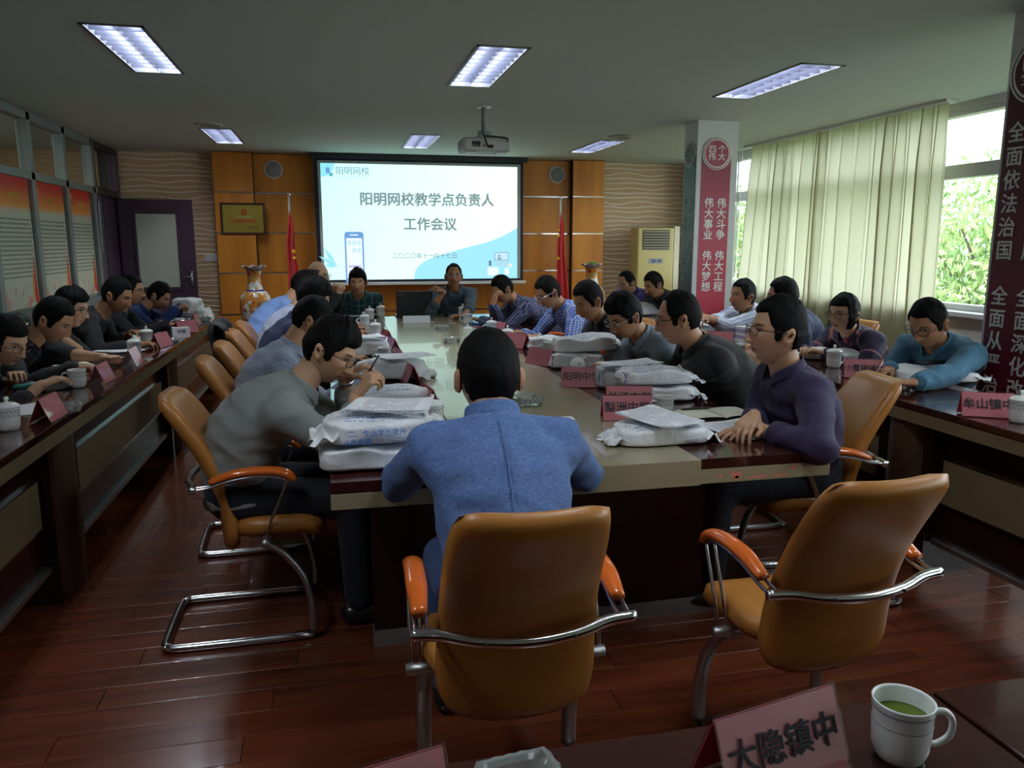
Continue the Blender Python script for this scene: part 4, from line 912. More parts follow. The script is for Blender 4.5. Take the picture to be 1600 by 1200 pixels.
def bag(p, deg, label, w=.34, d=.25, h=.085, seed=1, m='bag', handles=1, lift=0, tilt=(0, 0), leaflets=True):
    t = empty('carrier_bag', label, 'bag', (p[0], p[1], p[2] + lift), R(deg), 'white plastic carrier bags packed with leaflets'); t.rotation_euler = (tilt[0], tilt[1], R(deg))
    def f(a, b):                                          # a round, b from bottom to top pole
        th = a * 2 * math.pi; c, s = math.cos(th), math.sin(th); e = 5.0; k = 1 / ((abs(c) ** e + abs(s) ** e) ** (1 / e))
        bb = b * 2 - 1; rr = max(.0, 1 - abs(bb) ** 6) ** .5 if b > 0 else 0
        rr = (1 - abs(bb) ** 7) ** .45 if abs(bb) < 1 else 0
        x = c * k * rr * w / 2; y = s * k * rr * d / 2; z = (h / 2) * (1 + math.copysign(abs(bb) ** .8, bb))
        q = Vector((x * 9 + seed * 3.1, y * 9, z * 14)); nn = noise.noise(q) * .016 + noise.noise(q * 2.7) * .007
        x += nn * (1.0 if abs(x) > w * .2 else .4) + .012 * c * (1 - z / h); y += noise.noise(q + Vector((9, 0, 0))) * .012
        z = max(0.0, z + (noise.noise(q + Vector((0, 7, 0))) * .020 + abs(noise.noise(q * 2.1)) * .008) * (z / h))
        return (x, y, z)
    mb = MB(); mb.grid(f, 56, 20, closeu=True); o = mb.build('bag_body', M[m], t)
    if leaflets: MB().box(-w / 2 - .006, -d * .42, .006, -w / 2 + .03, d * .40, h * .45).box(-w / 2 - .004, -d * .40, h * .5, -w / 2 + .03, d * .41, h * .86).build('leaflet_stack', M['lilac'], t, smooth=False, bevel=.004)
    r2 = random.Random(seed)
    for s in ((1,), (1, -1))[handles - 1] if handles else ():
        def hf(u, v, s=s):                                # crumpled open mouth of the bag
            y = (u - .5) * d * (1.0 - .25 * v); x = s * (w / 2 - .03 + v * .085); z = h * (.50 + .40 * math.sin(u * 3.14)) * (1 - v * .8) + .030 * noise.noise(Vector((u * 4 + seed, v * 3, s))) + .004 * math.sin(u * 15 + seed) * v; x += .03 * v * noise.noise(Vector((u * 5 + seed, 0, 3)))
            return (x, y, max(.003, z))
        MB().grid(hf, 26, 10).build('bag_mouth', M['bagplain'], t, solid=.0012)
    return t
# ---------------------------------------------------------------- middle table, right half, near to far
p = PZ(1030, 688); bag((p.x, p.y, T), -2, 'white bag with printed sheets on top at the near right of the long table', .31, .20, .065, 1, handles=2, leaflets=False)
sheet((p.x + .00, p.y - .0, T + .082), 24, 'fan of printed sheets lying on the near right bag', n=4, spread=.018, w=.19, h=.25, tilt=(R(3), 0))
card(PZ(978, 655), -100, 'pink name card mostly hidden behind the near right bag', '梨洲中学', size=.046)
cup(PZ(1036, 652), 'cup without lid behind the near right bag, handle to the left', False, R(195)); lidonly(PZ(1066, 662), 'loose lid lying beside the handle of the cup behind the near right bag')
nb = empty('notebook', 'open cream notebook under the purple shirt man\'s pen', 'notebook', PZ(1118, 648), R(2))
MB().box(-.155, -.09, 0, .155, .09, .004).build('notebook_cover', M['black'], nb, smooth=False)
for s in (-1, 1): MB().grid(lambda u, v: (s * (.002 + .147 * u), -.085 + .17 * v, .0055 + .006 * math.sin(u * 3.1) ** .5 if u > 0 else .005), 10, 4).build('page', M['cream'], nb)
def pen(p, deg, label, m, L_=.14, tilt=0):
    t = empty('pen', label, 'pen', p, R(deg)); t.rotation_euler = (0, -tilt, R(deg))
    MB().tube([(-L_ / 2, 0, .005), (-L_ / 2 + .01, 0, .005), (L_ / 2 - .015, 0, .005), (L_ / 2, 0, .005)], [.002, .005, .005, .0012], n=8).build('pen_barrel', m, t); MB().box(-L_ / 2 + .005, -.001, .0095, -L_ / 2 + .045, .001, .0112).build('pen_clip', M['metal'], t, smooth=False); return t
pen(PZ(1088, 640, T + .012), 0, 'dark pen lying on the cream notebook', M['dark'])
sheet(PZ(1158, 672), 5, 'printed sheet in front of the purple shirt man', n=2, spread=.004)
card(PZ(982, 638), -105, 'pink name card printed with characters before the stacked bags on the right', '兰江中学', size=.046)
p = PZ(1024, 622); bag((p.x, p.y, T), -6, 'lower bag of the stacked pair on the right of the table', .32, .22, .068, 2, 'bagplain'); bag((p.x - .01, p.y + .0, T + .074), -4, 'upper bag of the stacked pair on the right, blue print on top', .31, .21, .065, 3)
p = PZ(960, 610); bag((p.x + .04, p.y + .02, T), -70, 'bag showing lilac leaflets left of the stacked pair', .26, .17, .11, 4, handles=0)
sheet((p.x + .09, p.y + .03, T + .125), 12, 'white sheet lying on the bag with lilac leaflets', n=2, w=.29, h=.15)
card(PZ(908, 604), -105, 'pink name card fourth from the far end on the right of the long table', '阳明中学', size=.046)
lidonly(PZ(903, 582), 'upturned cup lid behind the fourth name card', 0, R(62)); lidonly(PZ(890, 590), 'cup lid left of the fourth name card', 0)
cup(PZ(928, 580), 'cup half hidden between bags beside the upturned lid', False, R(180))
p = PZ(905, 575); bag((p.x, p.y + .06, T), -12, 'leaflet filled bag under the slanting bag in front of the pale shirt man', .28, .22, .085, 5, 'bagplain', handles=0); bag((p.x + .06, p.y + .07, T + .09), -10, 'slanting upper bag with blue print in front of the pale shirt man', .34, .22, .085, 6, tilt=(0, R(-3)), leaflets=False)
card(PZ(846, 570), -150, 'white glaring name card turned away behind the blue jacket man', None); cup(PZ(858, 556), 'cup tucked behind the glaring name card', False, R(180))
p = PZ(848, 545); bag((p.x + .03, p.y + .02, T), -5, 'small white bag in front of the man in black', .25, .16, .075, 7, 'bagplain', handles=1, leaflets=False)
card(PZ(808, 543), -150, 'pink name card second from the far end on the right', None); cup(PZ(793, 537), 'lidded cup beside the second far name card on the right', True, R(180))
card(PZ(778, 522), -150, 'pink name card farthest away on the right side', None); cup(PZ(768, 522), 'lidded cup beside the farthest right name card', True, R(180))
sheet(PZ(816, 538), 30, 'white sheet under the gingham shirt man\'s forearm', n=2); sheet(PZ(775, 503), 20, 'white sheets before the man resting his forehead', n=3)
sheet(PZ(720, 503), -10, 'white sheet beside the speaker\'s cup', n=1); sheet(PZ(712, 491), 15, 'sheet of paper under the speaker\'s cup saucer side', n=1, w=.28, h=.2)
cup(PZ(723, 496), 'lidded cup directly in front of the speaker', True, R(0)); cup(PZ(731, 506), 'cup with its lid off in front of the speaker', False, R(180)); lidonly(PZ(731, 514), 'cup lid lying in front of the speaker\'s open cup')
o = empty('blue_folder', 'light blue folder on the table in front of the gingham shirt man', 'folder', PZ(752, 524), R(0)); MB().box(-.06, -.28, 0, .09, .25, .003).build('folder_cover', M['skyblue'], o, smooth=False)
pen(PZ(756, 512, T + .004), 10, 'red pen on the papers before the gingham shirt man', mat('red_plastic', (.6, .03, .05), .3)); pen(PZ(741, 506, T + .004), -20, 'dark blue pen beside the light blue folder', M['blueink'])
ashtray(PZ(691, 515), 'crystal ashtray in the middle of the table nearest the laptop', 0); ashtray(PZ(706, 535), 'crystal ashtray second from the laptop', 0); ashtray(PZ(822, 632), 'crystal ashtray on the table right of the blue jacket man\'s head', R(8), 1.15)
o = empty('white_slip', 'small white paper slip lying on the tan table centre', 'paper', PZ(879, 655), R(-2)); MB().box(-.045, -.03, 0, .045, .03, .004).build('slip', M['paper'], o, smooth=False)
# laptop
lp = PZ(648, 496); t = empty('laptop', 'dark laptop seen from behind at the far end of the table', 'laptop', lp, 0)
MB().box(-.17, 0, 0, .17, .23, .018).build('laptop_base', M['dark'], t, smooth=False, bevel=.003)
MB().box(-.17, -.006, 0, .17, 0, .235, Matrix.Translation((0, -.0, .014)) @ Matrix.Rotation(R(5), 4, 'X')).build('laptop_lid', mat('laptop_shell', (.02, .022, .026), .35), t, smooth=False, bevel=.003)
text('LENOVO', .018, M['alu'], t, (-.125, -.0075 - .0165, .215), (R(85), 0, 0))
o = empty('card_stand', 'pale grey tent card standing in front of the laptop', 'name card', PZ(651, 503), 0); MB().add([(-.12, -.03, 0), (.12, -.03, 0), (.12, 0, .055), (-.12, 0, .055), (.12, .03, 0), (-.12, .03, 0)], [(0, 1, 2, 3), (3, 2, 4, 5)]).build('folded_card', mat('pale_grey_card', (.5, .54, .58), .4), o, smooth=False, solid=.002)
MB().box(-.15, -.045, 0, .15, -.02, .002).build('card_base', M['white'], o, smooth=False)
o = empty('computer_mouse', 'black mouse with cable right of the laptop', 'mouse', PZ(697, 494), R(20)); MB().lathe([(0, .03), (.018, .028), (.028, .018), (.031, .005), (.03, 0)], n=20, ell=(1, 1.6)).build('mouse_shell', M['dark'], o); tub('cable', crv([(0, .05, .005), (-.05, .08, .005), (-.10, .0, .005), (-.14, .04, .005)]), .003, M['dark'], o)
tub_ = empty('power_cable', 'thin dark cable trailing from the laptop over the table', 'cable', PZ(610, 494), 0); tub('cable', crv([(-.08, .05, .003), (-.03, -.02, .003), (.02, .02, .003), (.10, .0, .003), (.16, .03, .003)]), .003, M['dark'], tub_)
# ---------------------------------------------------------------- middle table, left half, far to near
cup(PZ(595, 495), 'lidded cup right of the green plaid man, farthest on the left', True, R(180)); cup(PZ(578, 500), 'lidded cup second from the far end on the left', True, R(180)); cup(PZ(570, 511), 'lidded cup third from the far end on the left', True, R(190)); cup(PZ(587, 526), 'lidded cup fourth from the far end on the left', True, R(185))
sheet(PZ(545, 506), 10, 'white papers before the bald man', n=3, spread=.03); sheet(PZ(556, 493), 0, 'dark edged papers under the green plaid man\'s hands', n=2)
for x, y, a, lb in ((604, 537, 8, 'name card farthest on the left side of the long table'), (613, 551, 8, 'second far name card on the left side, seen edge on'), (622, 572, 8, 'third far name card on the left side beside the open cup'), (640, 598, 8, 'fourth name card on the left side, beside the papers'), (668, 638, 8, 'nearest name card on the left side behind the lidded cup')):
    q = PZ(x, y); card((q.x + .0, q.y, T), a, 'pink ' + lb, None)
cup(PZ(601, 566), 'open cup with grey band beside the middle bags on the left', False, R(180))
p = PZ(572, 555); bag((p.x, p.y, T), 10, 'bag beside the open cup on the left of the table', .26, .17, .10, 8, 'bagplain', handles=0, leaflets=False)
sheet((p.x, p.y, T + .118), 15, 'sheet of paper lying on the bag beside the open cup', n=1, w=.22, h=.16)
p = PZ(605, 590); bag((p.x + .02, p.y, T), -20, 'glossy bag with a white sheet across it, left side of table', .34, .24, .10, 9, 'bagplain', handles=1, leaflets=False)
sheet((p.x + .10, p.y - .04, T + .118), -74, 'printed sheet on the glossy bag in front of the pen-holding man', n=2, w=.19, h=.27)
p = PZ(622, 640); bag((p.x - .03, p.y + .02, T), 4, 'crumpled bag with blue writing next to the nearest lidded cup', .32, .20, .09, 10, 'bag', handles=2, leaflets=False)
cup(PZ(676, 668), 'lidded cup just left of the blue jacket man\'s shoulder', True, R(185), 1.0)
p = PZ(592, 725); bag((p.x + .0, p.y + .03, T), 2, 'lower bag of the stack at the near left corner of the long table', .35, .25, .075, 11, 'bagplain', handles=1, leaflets=False)
b_ = bag((p.x + .01, p.y + .03, T + .082), 1, 'upper bag with blue printed lines at the near left corner', .33, .25, .075, 12, 'bag', handles=2, leaflets=False)
text('二、专业学历提升', .022, M['blueink'], b_, (-.02, -.143, .045), (R(70), 0, 0), bold=.01); text('点燃希望', .02, M['blueink'], b_, (-.08, -.145, .02), (R(80), 0, 0), bold=.01)
sheet((p.x + .045, p.y + .055, T + .176), -14, 'printed sheets lying on top of the near left bag stack', n=4, w=.25, h=.20, spread=.012)
# ---------------------------------------------------------------- left side tables
def on(x, y): return PZ(x, y)
cup(on(15, 672), 'lidded cup at the left edge of the picture', True, R(100), 1.0, grp='white porcelain lidded cups on the left side tables'); cup(on(122, 605), 'open cup before the man in the black jacket, handle left', False, R(180)); cup(on(230, 538), 'lidded cup before the man with striped cuffs', True, R(120)); cup(on(211, 556), 'lidded cup beside the glaring name card on the left', True, R(120)); cup(on(282, 514), 'cup with grey stripe before the navy jacket man', False, R(180)); cup(on(312, 500), 'small glass like cup near the crumpled bag', False, 0)
for x, y, a, lb in ((77, 655, -2, 'nearest name card on the left side table'), (160, 597, -1, 'second name card on the left side table, reflecting white'), (208, 570, 0, 'third name card on the left side table, reflecting white'), (252, 542, -15, 'fourth name card on the left side table beside the ashtray'), (291, 520, -40, 'fifth name card on the left side table, turned edge on'), (305, 508, 0, 'sixth name card on the left side table, reflecting white'), (322, 497, -15, 'farthest name card on the left side table by the crumpled bag')):
    card(on(x, y), a, lb, None, w=.19)
ashtray(on(103, 643), 'crystal ashtray by the nearest left name card', .3); ashtray(on(265, 537), 'crystal ashtray by the fourth left name card', .3); ashtray(on(318, 502), 'crystal ashtray near the crumpled bag', .3)
p = on(330, 490); bag((p.x - .22, p.y + .05, T), 80, 'crumpled white bag at the far end of the left side table', .36, .22, .16, 14, 'bagplain', handles=2, leaflets=False)
for x, y, n, a, lb, m_ in ((75, 590, 2, 20, 'papers by the hand of the woman at the left edge', 'print'), (120, 572, 1, 35, 'cream note page under the man in the black jacket\'s pen', 'cream'), (185, 548, 3, 60, 'white papers beside the glaring left name card', 'print'), (150, 560, 1, 60, 'single sheet before the man resting his temple', 'paper'), (248, 512, 4, 75, 'spread papers before the man with striped cuffs', 'print'), (272, 493, 2, 80, 'sheet under the navy jacket man\'s arm', 'print'), (215, 528, 2, 60, 'open booklet under the striped cuff hand', 'cream'), (40, 640, 1, 30, 'white slip by the cup at the left edge', 'paper')):
    q = on(x, y); q.x = max(q.x, -1.46); sheet(q, a, lb, n=n, m=m_, spread=.02, w=.18, h=.25)
o = empty('green_pen_case', 'teal green pen case on the table at the left edge', 'pen case', on(45, 606), R(40)); MB().lathe([(0, 0), (.02, 0), (.024, .01), (.02, .022), (0, .024)], n=20, ell=(3.2, 1)).build('case', mat('teal_plastic', (.02, .20, .17), .4), o)
o = empty('dark_tablet', 'dark tablet computer lying by the woman at the left edge', 'tablet', on(90, 606), R(50)); MB().box(-.10, -.07, 0, .10, .07, .008).build('tablet_body', M['dark'], o, smooth=False, bevel=.003)
o = empty('white_box', 'white paper box between papers and the fourth left name card', 'box', on(283, 527), R(20)); MB().box(-.06, -.03, 0, .06, .03, .075).build('box_body', M['paper'], o, smooth=False); text('中国', .03, M['ink'], o, (.0, -.031, .045), rx)
# ---------------------------------------------------------------- right side tables
p = on(1458, 592); bag((p.x, p.y, T), -22, 'glossy white bag with a phone on it before the teal shirt man', .36, .26, .06, 20, 'bagplain', handles=1, leaflets=False)
o = empty('smartphone', 'black smartphone lying on the glossy bag', 'phone', (p.x + .02, p.y + .03, T + .078), R(5)); MB().box(-.07, -.036, 0, .07, .036, .008).build('phone_body', M['dark'], o, smooth=False, bevel=.003)
card(on(1540, 650), -118, 'pink name card at the right edge of the picture', '牟山镇中', size=.047); card(on(1348, 590), -118, 'pink name card half hidden by the armchair back on the right', '小曹娥镇中', size=.038)
cup(on(1302, 574), 'lidded cup before the woman in the plaid jacket', True, R(0)); cup(on(1592, 660), 'lidded cup at the right edge of the picture', True, R(0)); ashtray(on(1415, 606), 'crystal ashtray between the glossy bag and the armchair', .2); ashtray(on(1155, 545), 'crystal ashtray behind the purple shirt man\'s face', .2)
p = on(1292, 560); bag((p.x, p.y + .02, T), -25, 'flat white bag before the woman in the plaid jacket', .36, .22, .05, 21, 'bagplain', handles=1, leaflets=False)
sheet(on(1382, 592), -20, 'sheet under the teal shirt man\'s writing hand', n=2, m='paper')
p = on(1108, 522); bag((p.x, p.y, T), 10, 'white bag with blue letters before the striped shirt man', .34, .24, .11, 22, 'bag', handles=1)
card(on(1122, 540), -118, 'pink name card between the dark suit and purple shirt men', None)
p = on(1165, 532); o = empty('lilac_book_stack', 'stack of pale lilac booklets behind the purple shirt man\'s face', 'books', p, R(15))
for i in range(5): MB().box(-.09, -.12, i * .022, .09, .12, i * .022 + .020, Matrix.Rotation(.03 * (i % 3 - 1), 4, 'Z')).build('booklet', M['lilac'] if i % 2 else M['paper'], o, smooth=False)
p = on(1010, 492); bag((p.x, p.y, T), 0, 'white bag on the far right side table before the purple shirt man with phone', .32, .22, .12, 23, 'bagplain', handles=1, leaflets=False)
sheet(on(1145, 542), 20, 'sheets beside the pink card behind the dark suit man', n=2)
# ---------------------------------------------------------------- foreground table
q = PZ(1212, 1215); card((q.x, q.y + .012, T), -78, 'pink name card in the foreground with four black characters', '大隐镇中', w=.205, h=.105, size=.046)
q = PZ(590, 1290); card((q.x - .020, q.y - .034, T), -76, 'pink name card cut off by the bottom edge of the picture', None, w=.21, h=.105)
q = PZ(1404, 1180); cup(q, 'white cup of green tea without lid in the foreground', False, R(-18), .96, grp=None, plain=True)
q = PZ(817, 1255); ashtray((q.x, q.y, T), 'crystal ashtray at the bottom edge in the foreground', .12, .95)
# ================================================================ PEOPLE
def skinmat(name, base, stubble=.0):
    m = mat(name, base, .48, sub=0); g = NG(m); at = g.n('ShaderNodeAttribute'); at.attribute_name = 'hc'; sp = g.n('ShaderNodeSeparateXYZ'); g.l(at.outputs['Vector'], sp.inputs[0])
    x, y, z = sp.outputs; ax = g.m('ABSOLUTE', x); front = g.m('GREATER_THAN', y, .045)
    def ell(cx, cz, rx_, rz_, soft=.15):                  # 1 inside an ellipse on the face
        d = g.m('ADD', g.m('POWER', g.m('DIVIDE', g.m('SUBTRACT', ax, cx), rx_), 2), g.m('POWER', g.m('DIVIDE', g.m('SUBTRACT', z, cz), rz_), 2))
        return g.m('MULTIPLY', g.m('MINIMUM', g.m('MAXIMUM', g.m('DIVIDE', g.m('SUBTRACT', 1 + soft, d), soft * 2), 0), 1), front)
    n = g.n('ShaderNodeTexNoise'); n.inputs['Scale'].default_value = 30; tc = g.n('ShaderNodeTexCoord'); g.l(tc.outputs['Object'], n.inputs['Vector'])
    c = g.mix(g.m('MULTIPLY', n.outputs[0], .5), tuple(v * .86 for v in base), tuple(min(1, v * 1.12) for v in base))
    c = g.mix(g.m('MULTIPLY', ell(.038, -.028, .024, .020, .9), .35), c, (base[0] * 1.05, base[1] * .72, base[2] * .68))
    c = g.mix(g.m('MULTIPLY', ell(0, -.066, .023, .0095, .3), .75), c, (base[0] * .72, base[1] * .40, base[2] * .38))
    c = g.mix(g.m('MULTIPLY', ell(0, -.0665, .022, .0016, .5), .85), c, (.06, .02, .015))
    c = g.mix(g.m('MULTIPLY', ell(.006, -.0455, .004, .0028, .5), .7), c, (.07, .02, .015))
    c = g.mix(g.m('MULTIPLY', ell(.033, .0225, .0175, .0042, .5), .85), c, (.02, .015, .012))
    c = g.mix(g.m('MULTIPLY', ell(.032, .0035, .0155, .0062, .25), .9), c, (.05, .03, .025))
    c = g.mix(ell(.032, .0015, .0125, .0040, .25), c, (.55, .52, .50))
    c = g.mix(ell(.032, .0020, .0048, .0044, .25), c, (.008, .006, .005))
    if stubble: c = g.mix(g.m('MULTIPLY', ell(0, -.075, .045, .035, .9), stubble), c, (.10, .07, .06))
    g.l(c, g.b.inputs['Base Color']); return m
M['skin'] = skinmat('skin_tan', (.54, .27, .145)); M['skin_l'] = skinmat('skin_light', (.64, .37, .225)); M['skin_d'] = skinmat('skin_brown', (.44, .205, .10), .25)
M['hair'] = mat('black_hair', (.004, .0035, .0035), .6, bump=.9, bscale=1, bdist=.004, stretch=(240, 240, 26))
M['hair'].node_tree.nodes['Principled BSDF'].inputs['Specular IOR Level'].default_value = .12
M['hairthin'] = mat('thin_black_hair', (.030, .022, .018), .5, bump=.6, bscale=1, bdist=.002, stretch=(240, 240, 26))
def cloth(name, c, pattern=None, c2=(1, 1, 1), s=60, rough=.82, fine=0, c3=None):
    m = mat(name, c, rough, sheen=.06); g = NG(m); tc = g.n('ShaderNodeTexCoord'); at = g.n('ShaderNodeAttribute'); at.attribute_name = 'wc'
    sp = g.n('ShaderNodeSeparateXYZ'); g.l(at.outputs['Vector'], sp.inputs[0]); u, v = sp.outputs[0], sp.outputs[1]
    n = g.n('ShaderNodeTexNoise'); n.inputs['Scale'].default_value = 7; n.inputs['Detail'].default_value = 4; n.inputs['Distortion'].default_value = .6; g.l(tc.outputs['Object'], n.inputs['Vector'])
    b1 = g.n('ShaderNodeBump'); b1.inputs['Strength'].default_value = .55; b1.inputs['Distance'].default_value = .02; g.l(n.outputs[0], b1.inputs['Height'])
    w = g.n('ShaderNodeTexNoise'); w.inputs['Scale'].default_value = 420; g.l(tc.outputs['Object'], w.inputs['Vector'])
    b2 = g.n('ShaderNodeBump'); b2.inputs['Strength'].default_value = .35; b2.inputs['Distance'].default_value = .0015; g.l(w.outputs[0], b2.inputs['Height']); g.l(b1.outputs[0], b2.inputs['Normal']); g.l(b2.outputs[0], g.b.inputs['Normal'])
    col_ = c + (1,)
    def band(a, k, w_): return g.m('LESS_THAN', g.m('FRACT', g.m('MULTIPLY', g.m('ADD', a, 3), k)), w_)
    if pattern == 'check': r_ = g.mix(g.m('MAXIMUM', band(u, s, .22), band(v, s, .22)), c, c2)
    elif pattern == 'gingham':
        k = g.m('MULTIPLY', g.m('ADD', band(u, s, .38), band(v, s, .38)), .5); r_ = g.mix(k, c, c2)
    elif pattern == 'stripe': r_ = g.mix(band(u, s, .3), c, c2)
    elif pattern == 'plaid':
        r_ = g.mix(g.m('MULTIPLY', g.m('ADD', band(u, s, .4), band(v, s, .4)), .5), c, c2)
        r_ = g.mix(g.m('MAXIMUM', band(u, s * .5, .05), band(v, s * .5, .05)), r_, c3 or (.5, .45, .4))
    elif pattern == 'linen':
        mp = g.n('ShaderNodeMapping'); mp.inputs['Scale'].default_value = (75, 75, 480); g.l(tc.outputs['Object'], mp.inputs[0]); a = g.n('ShaderNodeTexNoise'); a.inputs['Scale'].default_value = 1; g.l(mp.outputs[0], a.inputs['Vector'])
        mp = g.n('ShaderNodeMapping'); mp.inputs['Scale'].default_value = (480, 480, 75); g.l(tc.outputs['Object'], mp.inputs[0]); b = g.n('ShaderNodeTexNoise'); b.inputs['Scale'].default_value = 1; g.l(mp.outputs[0], b.inputs['Vector'])
        k = g.n('ShaderNodeMapRange'); k.inputs[1].default_value = .42; k.inputs[2].default_value = .68; g.l(g.m('MAXIMUM', a.outputs[0], b.outputs[0]), k.inputs[0]); r_ = g.mix(k.outputs[0], c, c2)
    else: r_ = g.mix(n.outputs[0], tuple(x * .85 for x in c), tuple(min(1, x * 1.15) for x in c))
    g.l(r_, g.b.inputs['Base Color']); return m

def voxel(mb, vs, smooth=3, name='m'):
    o = bpy.data.objects.new('tmp', mb.mesh('tmp')); col.objects.link(o)
    md = o.modifiers.new('r', 'REMESH'); md.mode = 'VOXEL'; md.voxel_size = vs; md.use_smooth_shade = True
    if smooth: s = o.modifiers.new('s', 'SMOOTH'); s.factor = .5; s.iterations = smooth
    me = bpy.data.meshes.new_from_object(o.evaluated_get(bpy.context.evaluated_depsgraph_get())); bpy.data.objects.remove(o); me.name = name; return me
def mesh_np(me):
    v = np.empty(len(me.vertices) * 3); me.vertices.foreach_get('co', v); return v.reshape(-1, 3), [tuple(p.vertices) for p in me.polygons]
def cap(mb, a, b, ra, rb, n=12, k=3):                     # tapered capsule
    a, b = Vector(a), Vector(b); d = (b - a).normalized(); pts = []; rs = []
    for i in range(k + 1): t = math.pi / 2 * i / k; pts.append(a - d * ra * math.cos(t)); rs.append(max(.0005, ra * math.sin(t)))
    for i in range(1, k + 2): t = math.pi / 2 * (i - 1) / k; pts.append(b + d * rb * math.sin(t)); rs.append(max(.0005, rb * math.cos(t)))
    mb.tube(pts, rs, n=n)
# --- hands: wrist at the origin, fingers along +y, palm down, thumb at -x (right hand)
def hand_mesh(kind):
    mb = MB(); Ls = [.070, .078, .073, .058]; bx = [-.030, -.010, .010, .029]; by = [.090, .094, .090, .082]
    curl = {'flat': (12, 16, 12), 'relaxed': (24, 34, 22), 'fist': (68, 88, 50), 'grip': (48, 58, 34)}[kind]
    cap(mb, (0, -.006, 0), (0, .012, 0), .0235, .026); 
    for i in range(4): cap(mb, (bx[i] * .55, .012, .0), (bx[i], by[i], .0), .0155, .0125, 10)
    for i in range(4):
        p = Vector((bx[i], by[i], 0)); ang = 0; spread = (i - 1.5) * (.08 if kind != 'fist' else .02)
        for j, f in enumerate((.45, .31, .24)):
            ang -= R(curl[j] * (1 + .08 * (i - 1))); d = Vector((math.sin(spread) * math.cos(ang), math.cos(ang) * math.cos(spread), math.sin(ang))); q = p + d * Ls[i] * f
            cap(mb, p, q, .0088 - .0008 * j, .0082 - .0008 * j, 8, 2); p = q
    th = {'flat': ((-.035, .035, -.006), (-.058, .062, -.010), (-.066, .088, -.012)), 'relaxed': ((-.034, .038, -.010), (-.052, .066, -.022), (-.046, .092, -.030)),
          'fist': ((-.034, .040, -.012), (-.044, .072, -.026), (-.020, .092, -.036)), 'grip': ((-.034, .038, -.014), (-.046, .068, -.034), (-.030, .094, -.044))}[kind]
    cap(mb, (-.012, .012, -.002), th[0], .017, .0125, 10); cap(mb, th[0], th[1], .0115, .0100, 8); cap(mb, th[1], th[2], .0100, .0080, 8)
    return mesh_np(voxel(mb, .0040, 2))
HANDS = {k: hand_mesh(k) for k in ('flat', 'relaxed', 'fist', 'grip')}

def gss(x, s): return math.exp(-(x / s) ** 2)
def head_point(n, off=0.0):
    x, y, z = n; ax = abs(x); X, Y, Z = x * .0765, y * .0945, z * .118; Y -= .006
    if z < 0:
        t = -z; X *= 1 - .34 * t ** 1.7
        if y < 0: Y *= 1 - .50 * t ** 1.3
        else: Y = Y * (1 - .10 * t ** 2) + .010 * t
    else: X *= 1 + .05 * math.sin(z * 3) ; Y -= .006 * z if y > 0 else 0
    if off: return Vector((X, Y, Z)) + Vector(n) * off
    if y > .05:
        f = min(1, (y - .05) * 3); a = abs(X); s = 0.0
        s -= .0115 * gss(a - .033, .017) * gss(Z - .001, .011) * f
        s += .0045 * gss(a - .032, .011) * gss(Z - .000, .0055) * f
        s += .004 * gss(a - .028, .022) * gss(Z - .024, .008) * f
        s += .005 * gss(a - .046, .018) * gss(Z + .026, .016) * f
        nz = max(0, min(1, (.012 - Z) / .050))
        if Z > -.050: s += (.004 + .020 * nz) * gss(a, .0095 + .004 * nz) * min(1, (Z + .050) / .009) * f * (1 if Z < .02 else gss(Z - .02, .01))
        s += .009 * gss(a - .012, .0075) * gss(Z + .040, .0075) * f
        s += .0065 * gss(a, .020) * gss(Z + .060, .0048) * f + .0075 * gss(a, .018) * gss(Z + .0735, .0058) * f - .003 * gss(a, .022) * gss(Z + .0665, .0022) * f
        s -= .004 * gss(a, .03) * gss(Z + .086, .006) * f
        s += .008 * gss(a, .021) * gss(Z + .102, .014) * f
        Y += s
    return Vector((X, Y, Z))
def head_grid(nu, nv, fn):
    vs = []; fs = []
    for j in range(nv + 1):
        ph = j / nv; zz = math.cos(math.pi * (ph + .035 * math.sin(2 * math.pi * ph)))
        r = math.sqrt(max(0, 1 - zz * zz))
        for i in range(nu):
            a = 2 * math.pi * i / nu; a = a - .50 * math.sin(a)      # denser round the front
            vs.append(fn(Vector((math.sin(a) * r, math.cos(a) * r, zz)), a if a < math.pi else a - 2 * math.pi, zz))
    for j in range(nv):
        for i in range(nu): fs.append((j * nu + i, (j + 1) * nu + i, (j + 1) * nu + (i + 1) % nu, j * nu + (i + 1) % nu))
    return vs, fs
HEADG = head_grid(72, 64, lambda n, a, z: head_point(n))
def sstep(a, b, x): t = max(0, min(1, (x - a) / (b - a))); return t * t * (3 - 2 * t)
